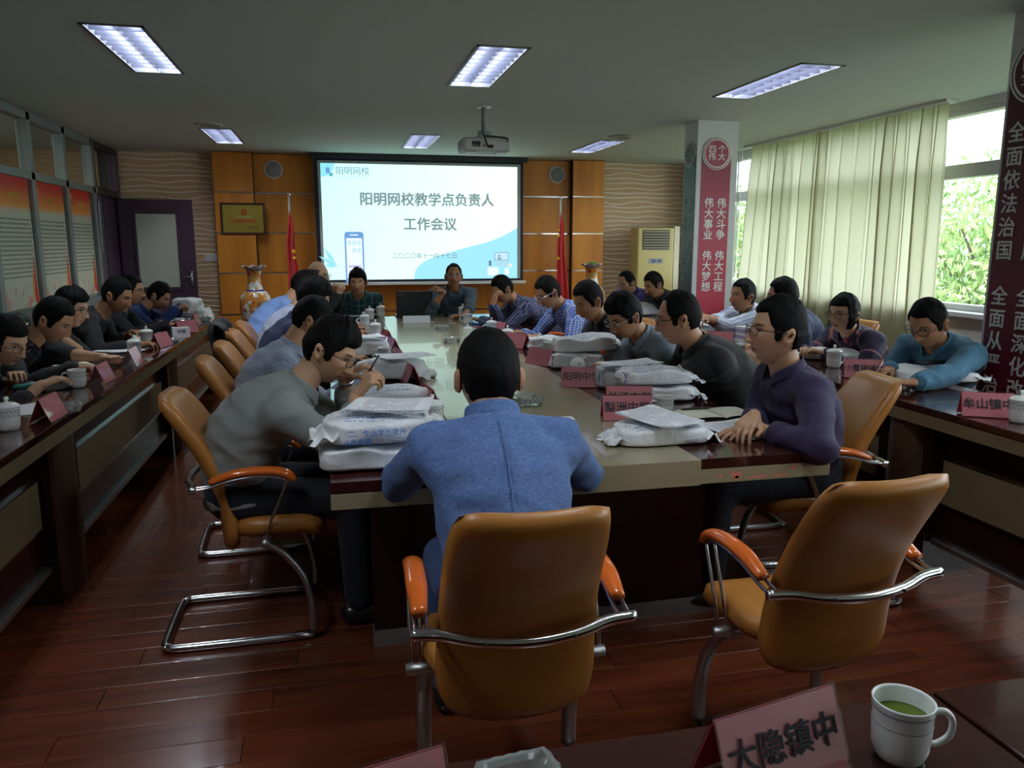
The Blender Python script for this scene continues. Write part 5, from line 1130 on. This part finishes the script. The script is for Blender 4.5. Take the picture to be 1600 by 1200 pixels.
def hair_grid(style, seed):
    fr = {'short': .066, 'mop': .050, 'recede': .088, 'bald': .135, 'bob': .052, 'side': .062, 'back': .060}[style]
    top = {'short': .014, 'mop': .022, 'recede': .010, 'bald': .007, 'bob': .018, 'side': .019, 'back': .016}[style]
    sd = {'short': .006, 'mop': .012, 'recede': .004, 'bald': .005, 'bob': .011, 'side': .008, 'back': .010}[style]
    low = {'short': -.066, 'mop': -.062, 'recede': -.055, 'bald': -.055, 'bob': -.092, 'side': -.055, 'back': -.062}[style]
    def fn(n, a, zz):
        p = head_point(n, 0); A = abs(math.degrees(a))
        line = fr if A < 38 else fr + (.018 - fr) * sstep(38, 62, A) if style not in ('bob',) else fr + (low - fr) * sstep(52, 76, A)
        if style != 'bob':
            line = line if A < 62 else .018 + (-.028 - .018) * sstep(60, 72, A) if A < 80 else -.028 + (.012 + .028) * sstep(80, 88, A) if A < 96 else .012 + (low - .012) * sstep(100, 122, A)
        if style == 'bald' and n.z > .45: line = .2
        if style == 'side' : line += -.010 * math.sin(a) if A < 40 else 0
        m = sstep(line - .006, line + .006, p.z)
        q = Vector((n.x * 3 + seed, n.y * 3, n.z * 2)); q2 = Vector((n.x * 22 + seed, n.y * 22, n.z * 5))
        t = (sd + (top - sd) * sstep(.1, .8, n.z)); t *= .85 + .3 * noise.noise(q) ; t += .0022 * noise.noise(q2)
        if style == 'mop' and A < 55: t += .008 * sstep(.35, .6, n.z)
        return p + (n + Vector((0, 0, .2))).normalized() * (t * m - .007 * (1 - m))
    return head_grid(96, 72, fn)
HAIRG = {}
WATCH = []
def person(label, headp, hyaw, hpitch, pelvis, yaw, hands, shirt, pants='navy', hair='short', skin='skin', glasses=None, hs=1.0, roll=0, sleeve=1.0, collar=True, shoulder=.172, bulk=1.0, bow=.05, vox=.0115, lean=None, extra=None, hairm='hair', wrist_skin=.0, legs=True, fold=1.0, seat=.50, neck=1.0):
    root = empty('person', label, 'person', (pelvis[0], pelvis[1], 0)); base = Vector((pelvis[0], pelvis[1], 0))
    f = Vector((math.cos(R(yaw)), math.sin(R(yaw)), 0)); side = Vector((f.y, -f.x, 0))   # side = the person's right
    headp = Vector(headp) - base; P0 = Vector((0, 0, seat + .05))
    Rh = Matrix.Rotation(R(hyaw - 90), 3, 'Z') @ Matrix.Rotation(R(roll), 3, 'Y') @ Matrix.Rotation(R(-hpitch), 3, 'X'); hs_ = hs
    hu = Rh @ Vector((0, 0, 1)); hf = Rh @ Vector((0, 1, 0))
    nk_top = headp - hu * .055 * hs - hf * .022
    tors = (headp - P0); tors.normalize(); nb = headp - hu * .080 * hs - tors * .078 * neck - f * .032
    mid = P0.lerp(nb, .55) - f * bow
    def spine(t): return P0 * (1 - t) ** 2 + mid * 2 * t * (1 - t) + nb * t * t if False else P0.lerp(mid, t * 2).lerp(mid.lerp(nb, t * 2 - 1) if t > .5 else P0.lerp(mid, t * 2), 0) if t <= .5 else mid.lerp(nb, t * 2 - 1)
    sp = crv([P0 - Vector((0, 0, .04)), P0, mid, nb], 7); sp = [p for p in sp]
    def ring(mb, pts, specs, n=28, e=2.3):
        k = len(mb.v)
        for i, (p, (w, d)) in enumerate(zip(pts, specs)):
            t = (pts[min(i + 1, len(pts) - 1)] - pts[max(0, i - 1)]).normalized(); s_ = side; fd = s_.cross(t).normalized() * -1
            if fd.dot(f) < 0: fd = -fd
            for j in range(n):
                a = 2 * math.pi * j / n; c, s = math.cos(a), math.sin(a); q = 1 / ((abs(c) ** e + abs(s) ** e) ** (1 / e)); mb.v.append(tuple(p + s_ * c * q * w + fd * s * q * d))
        for i in range(len(pts) - 1):
            for j in range(n): mb.f.append((k + i * n + j, k + i * n + (j + 1) % n, k + (i + 1) * n + (j + 1) % n, k + (i + 1) * n + j)); mb.mi.append(0)
        mb.f.append(tuple(k + j for j in reversed(range(n)))); mb.f.append(tuple(k + (len(pts) - 1) * n + j for j in range(n))); mb.mi += [0, 0]
    N = len(sp)
    def wprof(t, g_):
        ws = [(0, .165, .115), (.15, .165, .118), (.38, .152, .108), (.62, .170, .118), (.82, .180, .112), (.93, .130, .085), (1.0, .066, .062)]
        for (a, w0, d0), (b, w1, d1) in zip(ws[:-1], ws[1:]):
            if t <= b + 1e-9: k = (t - a) / (b - a); return ((w0 + (w1 - w0) * k) * bulk + g_, (d0 + (d1 - d0) * k) * bulk + g_)
    tdir = (nb - mid).normalized()
    sc0 = nb - tdir * .052
    arms = []; up_l, fo_l = .285, .255
    for sgn, h in zip((1, -1), hands):                     # right, then left
        sh = sc0 + side * sgn * shoulder * bulk ** .5 - tdir * .012
        if h is None: tgt = P0 + f * .30 + side * sgn * .13 + Vector((0, 0, .10)); pose = 'relaxed'; pole = Vector((0, 0, -1)) + side * sgn * .5; hd = None; pn = None
        else:
            tgt = Vector(h[0]) - base; pose = h[1]; pole = Vector(h[2]) if len(h) > 2 and h[2] else (Vector((0, 0, -.8)) + side * sgn * .6 - f * .1); hd = h[3] if len(h) > 3 else None; pn = h[4] if len(h) > 4 else None
        D = tgt - sh; L_ = D.length; k = max(1.0, L_ / (up_l + fo_l) * 1.01); a, b = up_l * k, fo_l * k
        if k > 1.12: print('STRETCH', label, round(k, 2))
        ca = (a * a + L_ * L_ - b * b) / (2 * a * L_); ca = max(-1, min(1, ca)); dn = D / L_; pl = (pole - dn * pole.dot(dn)).normalized()
        el = sh + dn * a * ca + pl * a * math.sqrt(max(0, 1 - ca * ca)); arms.append((sgn, sh, el, tgt, pose, hd, pn))
    # --- the body: one figure of trunk, limbs, neck, head and hands
    mb = MB(); ring(mb, sp, [wprof(i / (N - 1), -.008) for i in range(N)])
    cap(mb, nb - tdir * .05, nk_top, .060 * hs, .053 * hs, 16)
    for sgn, sh, el, wr, *_ in arms:
        cap(mb, sc0, sh, .06, .052); cap(mb, sh, el, .048, .040); cap(mb, el, el.lerp(wr, .35), .038, .038); cap(mb, el.lerp(wr, .3), wr, .038, .0265)
    if legs:
        knees = []
        for sgn in (1, -1):
            hp = P0 + side * sgn * .09 - Vector((0, 0, .03)); kn = hp + f * .40 + side * sgn * .03 + Vector((0, 0, -.01)); an = kn + f * .01 + Vector((0, 0, -kn.z + .10)); knees.append((hp, kn, an)); cap(mb, hp, kn, .075, .052); cap(mb, kn, an, .050, .036)
    core = voxel(mb, .013, 2); cv_, cf_ = mesh_np(core)
    V = [cv_]; F = list(cf_); off = len(cv_); HC = [np.full((len(cv_), 3), -9.0)]
    hv = np.array([tuple(v) for v in HEADG[0]]); Rm = np.array(Rh)
    V.append((hv * hs) @ Rm.T + np.array(headp)); HC.append(hv.copy()); F += [tuple(i + off for i in fc) for fc in HEADG[1]]; off += len(hv)
    for s in (-1, 1):                                      # ears
        eb = MB()
        def ear(u, v, s=s):
            a = u * 2 * math.pi; rr = 1 - v; bulge = .0045 * math.sin(min(1, rr * 1.35) * math.pi) if True else 0
            yy = -.006 + math.cos(a) * .017 * rr * (1.0 + .15 * math.sin(a)) - .006 * math.sin(a); zz = -.010 + math.sin(a) * .032 * rr
            out = .0795 - .018 * max(0, math.cos(a)) * rr * .6 + (.010 * (rr > .45) + bulge) - .004 * (rr < .4); return (s * (out if rr < .99 else out - .010), yy - .010, zz)
        eb.grid(ear, 20, 6, closeu=True); ev = np.array(eb.v); V.append((ev * hs) @ Rm.T + np.array(headp)); HC.append(np.full((len(ev), 3), -9.0)); F += [tuple(i + off for i in fc) for fc in eb.f]; off += len(ev)
    for sgn, sh, el, wr, pose, hd, pn in arms:
        fd = (wr - el).normalized() if hd is None else Vector(hd).normalized()
        if hd is None: fd = Vector((fd.x, fd.y, fd.z * .35)).normalized()
        n = Vector(pn) if pn else Vector((0, 0, 1)); n = (n - fd * n.dot(fd)).normalized(); xx = fd.cross(n)
        A = np.array([[xx.x, fd.x, n.x], [xx.y, fd.y, n.y], [xx.z, fd.z, n.z]]); hvv = HANDS[pose][0].copy(); fl = sgn < 0
        if fl: hvv[:, 0] *= -1
        hsz = .97 if bulk >= .95 else .9
        V.append((hvv * hsz) @ A.T + np.array(wr)); HC.append(np.full((len(hvv), 3), -9.0)); F += [tuple(i + off for i in (reversed(fc) if fl else fc)) for fc in HANDS[pose][1]]; off += len(hvv)
    VV = np.concatenate(V); me = bpy.data.meshes.new('body'); me.from_pydata(VV.tolist(), [], F); me.polygons.foreach_set('use_smooth', [True] * len(me.polygons))
    at = me.attributes.new('hc', 'FLOAT_VECTOR', 'POINT'); at.data.foreach_set('vector', np.concatenate(HC).ravel()); newobj('body', me, M[skin], root)
    # --- shirt
    def wc(me, arms_):                                    # cloth coordinates: round the trunk or along the arm
        co = np.empty(len(me.vertices) * 3); me.vertices.foreach_get('co', co); co = co.reshape(-1, 3); out = np.zeros_like(co)
        ax_ = np.array(side); tn = (nb - P0).normalized(); tv = np.array(tn); fv = np.array(f); d = co - np.array(P0)
        out[:, 0] = d @ ax_ ; out[:, 1] = d @ tv; dep = d @ fv; out[:, 0] += .0
        for sgn, sh, el, wr, *_ in arms_:
            for a, b in ((sh, el), (el, wr)):
                a_, b_ = np.array(a), np.array(b); ab = b_ - a_; L2 = ab @ ab; t = np.clip(((co - a_) @ ab) / L2, 0, 1); pr_ = a_ + t[:, None] * ab; dist = np.linalg.norm(co - pr_, axis=1)
                m_ = (dist < .075) & (t > (.25 if a is sh else 0)); w_ = co - pr_; up_ = np.cross(ab / math.sqrt(L2), ax_); 
                out[m_, 0] = (w_ @ up_)[m_] + .5; out[m_, 1] = (t * math.sqrt(L2))[m_]
        a_ = me.attributes.new('wc', 'FLOAT_VECTOR', 'POINT'); a_.data.foreach_set('vector', out.ravel())
    mb = MB(); ring(mb, sp, [wprof(i / (N - 1), .010) for i in range(N)])
    for sgn, sh, el, wr, *_ in arms:
        cap(mb, sc0 - tdir * .01, sh, .068, .064); cap(mb, sh - tdir * .02, sh.lerp(el, .5), .066, .058); cap(mb, nb - tdir * .045, sh, .058, .060); cap(mb, sc0 - tdir * .13 + side * sgn * .085, sh - tdir * .03, .088 * bulk, .062); cap(mb, sh, el, .060, .052)
        if sleeve > .5: e2 = el.lerp(wr, (sleeve - .5) * 2 * .93); cap(mb, el, e2, .056, .044 if sleeve > .9 else .049)
    me = voxel(mb, vox, 7); 
    co = np.empty(len(me.vertices) * 3); me.vertices.foreach_get('co', co); co = co.reshape(-1, 3); no = np.empty(len(me.vertices) * 3); me.vertices.foreach_get('normal', no); no = no.reshape(-1, 3)
    sd_ = len(label) * 1.7
    for i in range(len(co)):
        q = Vector(co[i]); t = noise.noise(Vector((q.x * 5 + sd_, q.y * 5, q.z * 12 + .8 * math.sin(q.x * 9)))) ; t2 = noise.noise(Vector((q.x * 14, q.y * 14 + sd_, q.z * 26)))
        co[i] += no[i] * (-.015 * abs(t) + .007 + .005 * t2) * fold
    me.vertices.foreach_set('co', co.ravel()); me.update(); wc(me, arms); sh_o = newobj('shirt', me, shirt, root)
    if collar:
        mb = MB(); cdir = (nk_top - nb).normalized(); cr = .066 * hs; bx_ = side; by_ = bx_.cross(cdir).normalized()
        if by_.dot(f) < 0: by_ = -by_
        def cf(u, v):
            a = R(28) + u * R(304); op = abs(2 * u - 1) ** 6; r_ = cr + .004 + .014 * v * (1 - .4 * math.cos(0)) + .01 * v * op; z_ = .040 * (1 - v) - .010 - .02 * op
            return nb + cdir * z_ + (by_ * math.cos(a) + bx_ * math.sin(a)) * r_ + tdir * .01
        mb.grid(cf, 30, 5); me = mb.mesh(); wc(me, []); newobj('collar', me, shirt, sh_o).modifiers.new('s', 'SOLIDIFY').thickness = .004
    if sleeve > .5:
        for sgn, sh, el, wr, *_ in arms:                  # cuffs
            e2 = el.lerp(wr, (sleeve - .5) * 2 * .93); d = (wr - el).normalized(); r_ = .040 if sleeve > .9 else .049
            me = MB().tube([e2 - d * .035, e2 - d * .03, e2 + d * .016, e2 + d * .018], [r_ - .004, r_ + .002, r_, r_ - .008], n=18, cap=False).mesh(); wc(me, arms); newobj('cuff', me, shirt, sh_o)
    # --- trousers and shoes
    if legs:
        mb = MB(); cap(mb, P0 + side * .06, P0 - side * .06, .125 * bulk, .125 * bulk)
        for hp, kn, an in knees: cap(mb, hp, kn, .092, .070); cap(mb, kn, an, .068, .052)
        me = voxel(mb, .018, 3); newobj('trousers', me, M_cloth(pants), root)
        for hp, kn, an in knees:
            mb = MB(); h0 = an - Vector((0, 0, .055)); cap(mb, h0 - f * .03, h0 + f * .16, .043, .036, 12); me = voxel(mb, .01, 2); newobj('shoe', me, M['shoe'], root)
            for v in me.vertices: v.co.z = max(v.co.z, .002)
    # --- hair
    key = (hair, len(label) % 4)
    if key not in HAIRG: HAIRG[key] = hair_grid(hair, len(label) % 4)
    hvv = np.array([tuple(v) for v in HAIRG[key][0]]) * hs; me = bpy.data.meshes.new('hair'); me.from_pydata((hvv @ Rm.T + np.array(headp)).tolist(), [], HAIRG[key][1]); me.polygons.foreach_set('use_smooth', [True] * len(me.polygons)); ho = newobj('hair', me, M[hairm], root)
    if hair == 'bob':
        mb = MB(); cap(mb, (0, -.11, -.03), (0, -.135, -.13), .024, .012); vv = (np.array(mb.v) * hs) @ Rm.T + np.array(headp); mb.v = [tuple(q) for q in vv]; mb.build('ponytail', M[hairm], ho)
    # --- glasses
    if glasses:
        go = bpy.data.objects.new('glasses', None); 
        fm = MB(); gm_ = glasses
        for s in (-1, 1):
            pts = []
            for k in range(20): a = 2 * math.pi * k / 20; c, q = math.cos(a), math.sin(a); e = 3.2; kk_ = 1 / ((abs(c) ** e + abs(q) ** e) ** (1 / e)); pts.append((s * .034 + c * kk_ * .024, .1005 - .010 * abs(s * .034 + c * kk_ * .024) / .05, -.001 + q * kk_ * .0165))
            fm.tube(pts, .0017, n=6, closed=True); fm.tube([(s * .058, .090, .006), (s * .076, .078, .006), (s * .083, .0, .004), (s * .082, -.022, -.008)], .0017, n=6)
        fm.tube([(-.011, .100, .002), (0, .104, .005), (.011, .100, .002)], .0016, n=6)
        me = fm.mesh(); vv, ff = mesh_np(me); me2 = bpy.data.meshes.new('glasses'); me2.from_pydata(((vv * hs) @ Rm.T + np.array(headp)).tolist(), [], ff); g_o = newobj('glasses', me2, gm_, root)
        lm_ = MB()
        for s in (-1, 1): lm_.add([(s * .034 + dx, .0995 - .010 * abs(s * .034 + dx) / .05, -.001 + dz) for dx, dz in ((-.022, -.013), (.022, -.013), (.023, .013), (-.023, .013))], [(0, 1, 2, 3)])
        vv = (np.array(lm_.v) * hs) @ Rm.T + np.array(headp); me2 = bpy.data.meshes.new('lenses'); me2.from_pydata(vv.tolist(), [], lm_.f); newobj('lenses', me2, M['lens'], g_o)
    if extra: extra(root, dict(arms=arms, side=side, f=f, nb=nb, base=base, Rh=Rh, headp=headp, mid=mid, tdir=tdir))
    return root
_cl = {}
def M_cloth(k):
    if k not in _cl: _cl[k] = cloth(k + '_trousers', {'navy': (.012, .016, .028), 'black': (.010, .010, .012), 'blue': (.05, .09, .22)}[k])
    return _cl[k]
M['shoe'] = mat('black_shoe_leather', (.012, .011, .011), .3)
gk = mat('black_spectacle_frame', (.01, .01, .012), .3); gs = mat('silver_spectacle_frame', (.45, .45, .48), .3, .8); gr = mat('dark_red_spectacle_frame', (.12, .02, .02), .35); gt = mat('tortoise_spectacle_frame', (.05, .03, .02), .3)
def watch(i, m):
    def fn(root, d):
        sgn, sh, el, wr, *_ = d['arms'][i]; dd = (wr - el).normalized(); c = wr - dd * .015
        o = MB().tube([c - dd * .010, c + dd * .010], .0315, n=18, cap=False).build('watch_strap', m, root, solid=.003)
        up_ = Vector((0, 0, 1)); up_ = (up_ - dd * up_.dot(dd)).normalized(); MB().tube([c + up_ * .028, c + up_ * .037], .017, n=16).build('watch_face', M['metal'], root)
    return fn
def TH(px_, py_, dz=.03): q = PZ(px_, py_, T + dz); return (q.x, q.y, q.z)
grey = cloth('grey_sweatshirt', (.23, .25, .24)); linen = cloth('blue_linen_jacket', (.042, .095, .27), 'linen', (.13, .22, .44)); black = cloth('black_cloth', (.006, .007, .010)); black2 = cloth('black_knit', (.009, .009, .013))
def seam(root, d):
    so = [c for c in root.children if c.name.startswith('shirt')][0]; co = np.empty(len(so.data.vertices) * 3); so.data.vertices.foreach_get('co', co); co = co.reshape(-1, 3); pts = []
    for z in np.arange(.42, 1.0, .03):                     # centre back seam riding on the cloth
        m_ = (abs(co[:, 2] - z) < .015) & (abs(co[:, 0]) < .03)
        if m_.any(): i = np.argmin(np.where(m_, co[:, 1], 9)); pts.append((0, co[i, 1] - .001, z))
    if len(pts) > 3: MB().tube(crv(pts, 3), .0022, n=6).build('back_seam', linen, so)
# front, back to the camera
person('man in a blue linen jacket with his back to the camera', PD(763, 588, 2.27), 88, 12, (.42, 1.86), 90, [(TH(792, 708), 'relaxed', (1, -.1, -.45), (-.8, .5, 0)), (TH(728, 708), 'relaxed', (-1, -.1, -.45), (.8, .5, 0))], linen, 'blue', 'short', 'skin', extra=seam, hs=1.10, vox=.010, bow=.03, shoulder=.182, bulk=1.0, neck=.45)
# left row of the long table
def phone(root, d):
    sgn, sh, el, wr, *_ = d['arms'][0]
    c = PD(580, 575, 2.98) - d['base']; MB().tube([c + Vector((-.03, 0, -.05)), c + Vector((.03, -.01, .05))], [.004, .004], n=8).build('pen', M['dark'], root); watch(1, M['metal'])(root, d)
person('man in a grey sweatshirt and patterned glasses bent over, holding a pen', PD(517, 548, 2.98), -18, 28, (-.36, 3.02), 0, [(PD(556, 618, 2.92), 'grip', (.1, -.8, -.9), (.6, -.1, .7), (-.8, -.3, .6)), (PD(540, 590, 3.10), 'grip', (0, .5, -1), (.8, -.2, .55), (-.7, .2, .7))], grey, 'navy', 'mop', 'skin_l', gk, 1.04, roll=-6, sleeve=.86, extra=phone, bow=.10, vox=.010, bulk=1.12, shoulder=.19)
person('man in a finely checked grey-blue shirt leaning over the table behind the grey sweatshirt', PD(487, 500, 3.95), 5, 30, (-.34, 3.85), 0, [(TH(560, 590), 'relaxed'), (TH(548, 560), 'relaxed')], cloth('fine_grey_check', (.34, .38, .50), 'check', (.20, .24, .36), 85), hair='short', bow=.08)
person('man in a navy vest, third from the near end of the left side', PD(490, 466, 4.75), 5, 28, (-.34, 4.6), 0, [(TH(565, 540), 'relaxed'), (TH(556, 530), 'relaxed')], cloth('navy_vest', (.015, .025, .09)), hair='mop', bow=.06)
person('man in a white and blue checked shirt, partly hidden on the left side', PD(484, 456, 5.45), 5, 28, (-.36, 5.25), 0, [(TH(555, 525), 'relaxed'), (TH(552, 519), 'relaxed')], cloth('pale_check', (.55, .60, .72), 'check', (.16, .20, .42), 90), hair='short', bow=.08)
person('man in a light blue shirt with lowered head, farthest leaning one on the left side', PD(474, 447, 6.1), 0, 32, (-.48, 5.85), 5, [(TH(553, 512), 'relaxed'), (TH(548, 506), 'relaxed')], cloth('light_blue_shirt', (.22, .36, .72)), hair='short', bow=.12, bulk=1.1)
person('bald man with glasses and clasped hands at the far left corner of the table', PD(497, 430, 7.15), -25, 5, (-.36, 7.55), -15, [(PD(527, 462, 7.0), 'fist', None, (.3, -.1, .9)), (PD(532, 460, 7.05), 'fist', None, (-.1, -.1, .9))], black, 'black', 'bald', 'skin_l', gk, 1.05, hairm='hairthin', bow=.02)
person('man in a green plaid shirt and dark vest with folded hands at the far end', PD(559, 440, 7.45), -100, 8, (.26, 8.13), -92, [(TH(564, 483), 'fist', None, (.8, -.4, 0)), (TH(552, 483), 'fist', None, (-.8, -.4, 0))], cloth('green_plaid', (.012, .035, .055), 'plaid', (.03, .14, .10), 16, c3=(.10, .22, .30)), hair='mop', skin='skin', hs=.98, bulk=1.05)
person('speaker in a grey-blue shirt with glasses facing the camera before the screen', PD(709, 431, 7.5), -97, -4, (1.20, 8.10), -94, [(PD(693, 456, 7.35), 'fist', (-.6, 0, -1), (-.8, .1, .5)), (TH(725, 493, .04), 'relaxed', None, (-1, 0, 0))], cloth('slate_shirt', (.055, .085, .115)), hair='recede', skin='skin_d', glasses=gs, hs=.96, sleeve=.72, bow=.0)
# right side of the long table, far to near
person('man in a dark checked shirt resting his forehead on his hand', PD(785, 452, 6.75), 192, 30, (2.0, 7.0), 188, [(PD(770, 478, 6.62), 'relaxed', (-.2, .3, -1), (.25, .05, 1), (-1, -.2, .1)), (TH(752, 500), 'relaxed')], cloth('dark_blue_check', (.022, .035, .12), 'check', (.24, .24, .36), 46), hair='short', bow=.09)
person('man with glasses in a bright blue gingham shirt writing', PD(856, 457, 5.75), 190, 28, (2.05, 5.95), 186, [(TH(810, 520), 'grip'), (TH(838, 527), 'fist', None, None)], cloth('blue_gingham', (.05, .13, .50), 'check', (.50, .56, .72), 48), hair='short', glasses=gs, sleeve=.85, bow=.09, extra=watch(1, M['metal']), bulk=1.1)
person('man with close cropped hair in a black jacket looking down', PD(919, 470, 4.95), 195, 24, (2.08, 5.1), 184, [(TH(890, 545), 'relaxed'), (TH(905, 548), 'relaxed')], black, 'black', 'short', 'skin', hs=1.04, bow=.06, bulk=1.1)
person('man with glasses in a pale grey-blue shirt reading', PD(975, 494, 4.15), 196, 26, (2.06, 4.25), 184, [(TH(945, 572, .05), 'relaxed'), (TH(962, 575, .05), 'relaxed')], cloth('pale_grey_blue_shirt', (.22, .27, .34), 'check', (.27, .32, .38), 120), hair='mop', glasses=gs, sleeve=.8, bow=.09, bulk=1.02)
person('balding man in a dark suit turned away to the left', PD(1060, 497, 3.62), 158, 10, (2.04, 3.62), 172, [(TH(985, 575, .04), 'relaxed'), (TH(1000, 585, .04), 'relaxed')], cloth('charcoal_suit', (.010, .010, .011)), 'black', 'recede', 'skin', gk, 1.04, hairm='hair', bow=.06, bulk=1.12, shoulder=.20)
person('man in a dark purple shirt and glasses with crossed wrists at the near right corner', PD(1213, 518, 2.93), 170, -4, (1.86, 2.78), 172, [(TH(1178, 650, .075), 'relaxed', (.3, .7, -1), (-.7, -.55, -.25)), (TH(1190, 672, .028), 'flat', (.55, -.9, .15), (-1, .12, 0))], cloth('dark_purple_shirt', (.028, .018, .065)), 'navy', 'side', 'skin_l', gt, 1.06, sleeve=.88, bow=.03, vox=.010, bulk=1.05, shoulder=.19)
# right side tables
person('man in a purple shirt and glasses looking at a phone by the air conditioner', PD(979, 442, 7.95), 200, 20, (3.46, 8.62), 200, [(PD(962, 470, 7.7), 'grip'), (PD(950, 474, 7.7), 'grip')], cloth('purple_shirt', (.055, .025, .19)), 'black', 'recede', 'skin', gs, 1.0, hairm='hair')
person('man in black beside the far column, looking down', PD(1021, 445, 7.35), 190, 20, (3.58, 7.86), 192, [None, None], black2, 'black', 'short', 'skin_d', hs=1.0)
person('man in a white striped shirt reaching forward in front of the far column', PD(1160, 462, 5.75), 186, -2, (3.55, 5.95), 180, [(PD(1100, 497, 5.5), 'relaxed'), (PD(1085, 490, 5.7), 'relaxed')], cloth('white_striped_shirt', (.62, .66, .76), 'stripe', (.30, .36, .60), 42), 'navy', 'short', 'skin_d', hs=1.0, sleeve=.62)
person('man in a navy jacket with his face turned away, beside the striped shirt', PD(1222, 463, 5.3), 150, 4, (3.55, 5.35), 165, [(TH(1180, 538), 'relaxed'), (TH(1200, 542), 'relaxed')], cloth('navy_jacket', (.014, .028, .085)), 'navy', 'short', 'skin', hs=1.05, bulk=1.1)
def scarf(root, d):
    me = MB().grid(lambda u, v: d['nb'] + d['side'] * ((u - .5) * .06 * (1 + .5 * v) - .055) + d['f'] * (.098 + .042 * math.sin(min(1, v * 1.3) * 2.2)) - d['tdir'] * (.06 + .26 * v), 8, 10).mesh(); o = newobj('red_plaid_panel', me, cloth('red_plaid', (.42, .03, .06), None), root); o.modifiers.new('s', 'SOLIDIFY').thickness = .012
person('woman with glasses and tied black hair in a dark plaid jacket', PD(1318, 490, 4.75), 196, 2, (3.48, 4.55), 190, [(TH(1258, 547, .05), 'relaxed'), (TH(1290, 552, .05), 'relaxed')], cloth('dark_plaid_jacket', (.018, .020, .055), 'plaid', (.05, .03, .08), 9, c3=(.42, .16, .14)), 'black', 'bob', 'skin_l', gr, .98, bulk=.92, shoulder=.175, extra=scarf)
def wpen(root, d):
    sgn, sh, el, wr, *_ = d['arms'][0]; c = wr + Vector((-.09, -.03, .02)); MB().tube([c + Vector((-.03, -.01, -.035)), c + Vector((.05, .02, .06))], [.003, .005], n=8).build('pen', M['metal'], root)
person('man with dark glasses in a teal shirt writing in front of the window', PD(1450, 505, 4.05), 196, 26, (3.45, 3.92), 184, [(TH(1392, 577, .045), 'grip', (.2, .7, -.6), (-1, -.35, 0)), (TH(1432, 598, .045), 'relaxed', (.4, -.8, -.5), (-.9, .45, 0))], cloth('teal_shirt', (.055, .17, .27)), 'navy', 'short', 'skin', gk, 1.06, bow=.09, extra=wpen, bulk=1.15, vox=.010, shoulder=.20)
# left side tables
person('woman with black hair and thin glasses at the left edge of the picture', PD(10, 533, 3.72), -22, 22, (-1.95, 3.95), 0, [(TH(62, 603, .04), 'relaxed'), (PD(20, 590, 3.9), 'relaxed')], black, 'black', 'bob', 'skin_l', gr, 1.0, sleeve=.85, bulk=.95)
person('man in a black jacket with lowered head writing on cream paper', PD(84, 500, 4.3), -6, 32, (-2.0, 4.75), 0, [(TH(118, 575, .05), 'grip', (0, -.5, -.4), (1, -.1, 0)), (PD(30, 540, 4.5), 'relaxed', (.5, -.5, -1), (0, .2, 1))], black2, 'black', 'short', 'skin', hs=1.05, bow=.10, bulk=1.1)
person('man in black with dark glasses resting his temple on his hand', PD(112, 481, 4.85), -12, 12, (-2.0, 5.35), 0, [(TH(160, 558, .05), 'fist', (0, -.5, -.5)), (PD(86, 520, 4.72), 'fist', (1, 0, -1), (.05, .2, 1))], cloth('black_tee', (.012, .011, .014)), 'black', 'mop', 'skin_l', gk, 1.02, sleeve=.55, collar=False)
person('man in a black sweater with striped cuffs looking down', PD(183, 461, 5.45), -8, 24, (-2.02, 6.15), 2, [(TH(215, 538, .03), 'relaxed'), (TH(205, 520, .05), 'relaxed')], black, 'black', 'short', 'skin_d', hs=1.03, bow=.05, sleeve=.82, collar=False, bulk=1.1)
person('young man with glasses half hidden behind the striped cuff man', PD(206, 453, 6.35), -5, 8, (-2.0, 6.95), 0, [(TH(262, 508, .05), 'relaxed'), (TH(250, 505, .05), 'relaxed')], black2, 'black', 'short', 'skin', gk, .98, collar=False)
person('man in a navy blue jacket bent low, farthest at the left table', PD(248, 462, 7.1), -4, 32, (-1.98, 7.65), 0, [(PD(275, 483, 6.95), 'grip'), (PD(282, 480, 7.1), 'grip')], cloth('deep_blue_jacket', (.012, .035, .15)), 'navy', 'short', 'skin', hs=1.04, bow=.14)
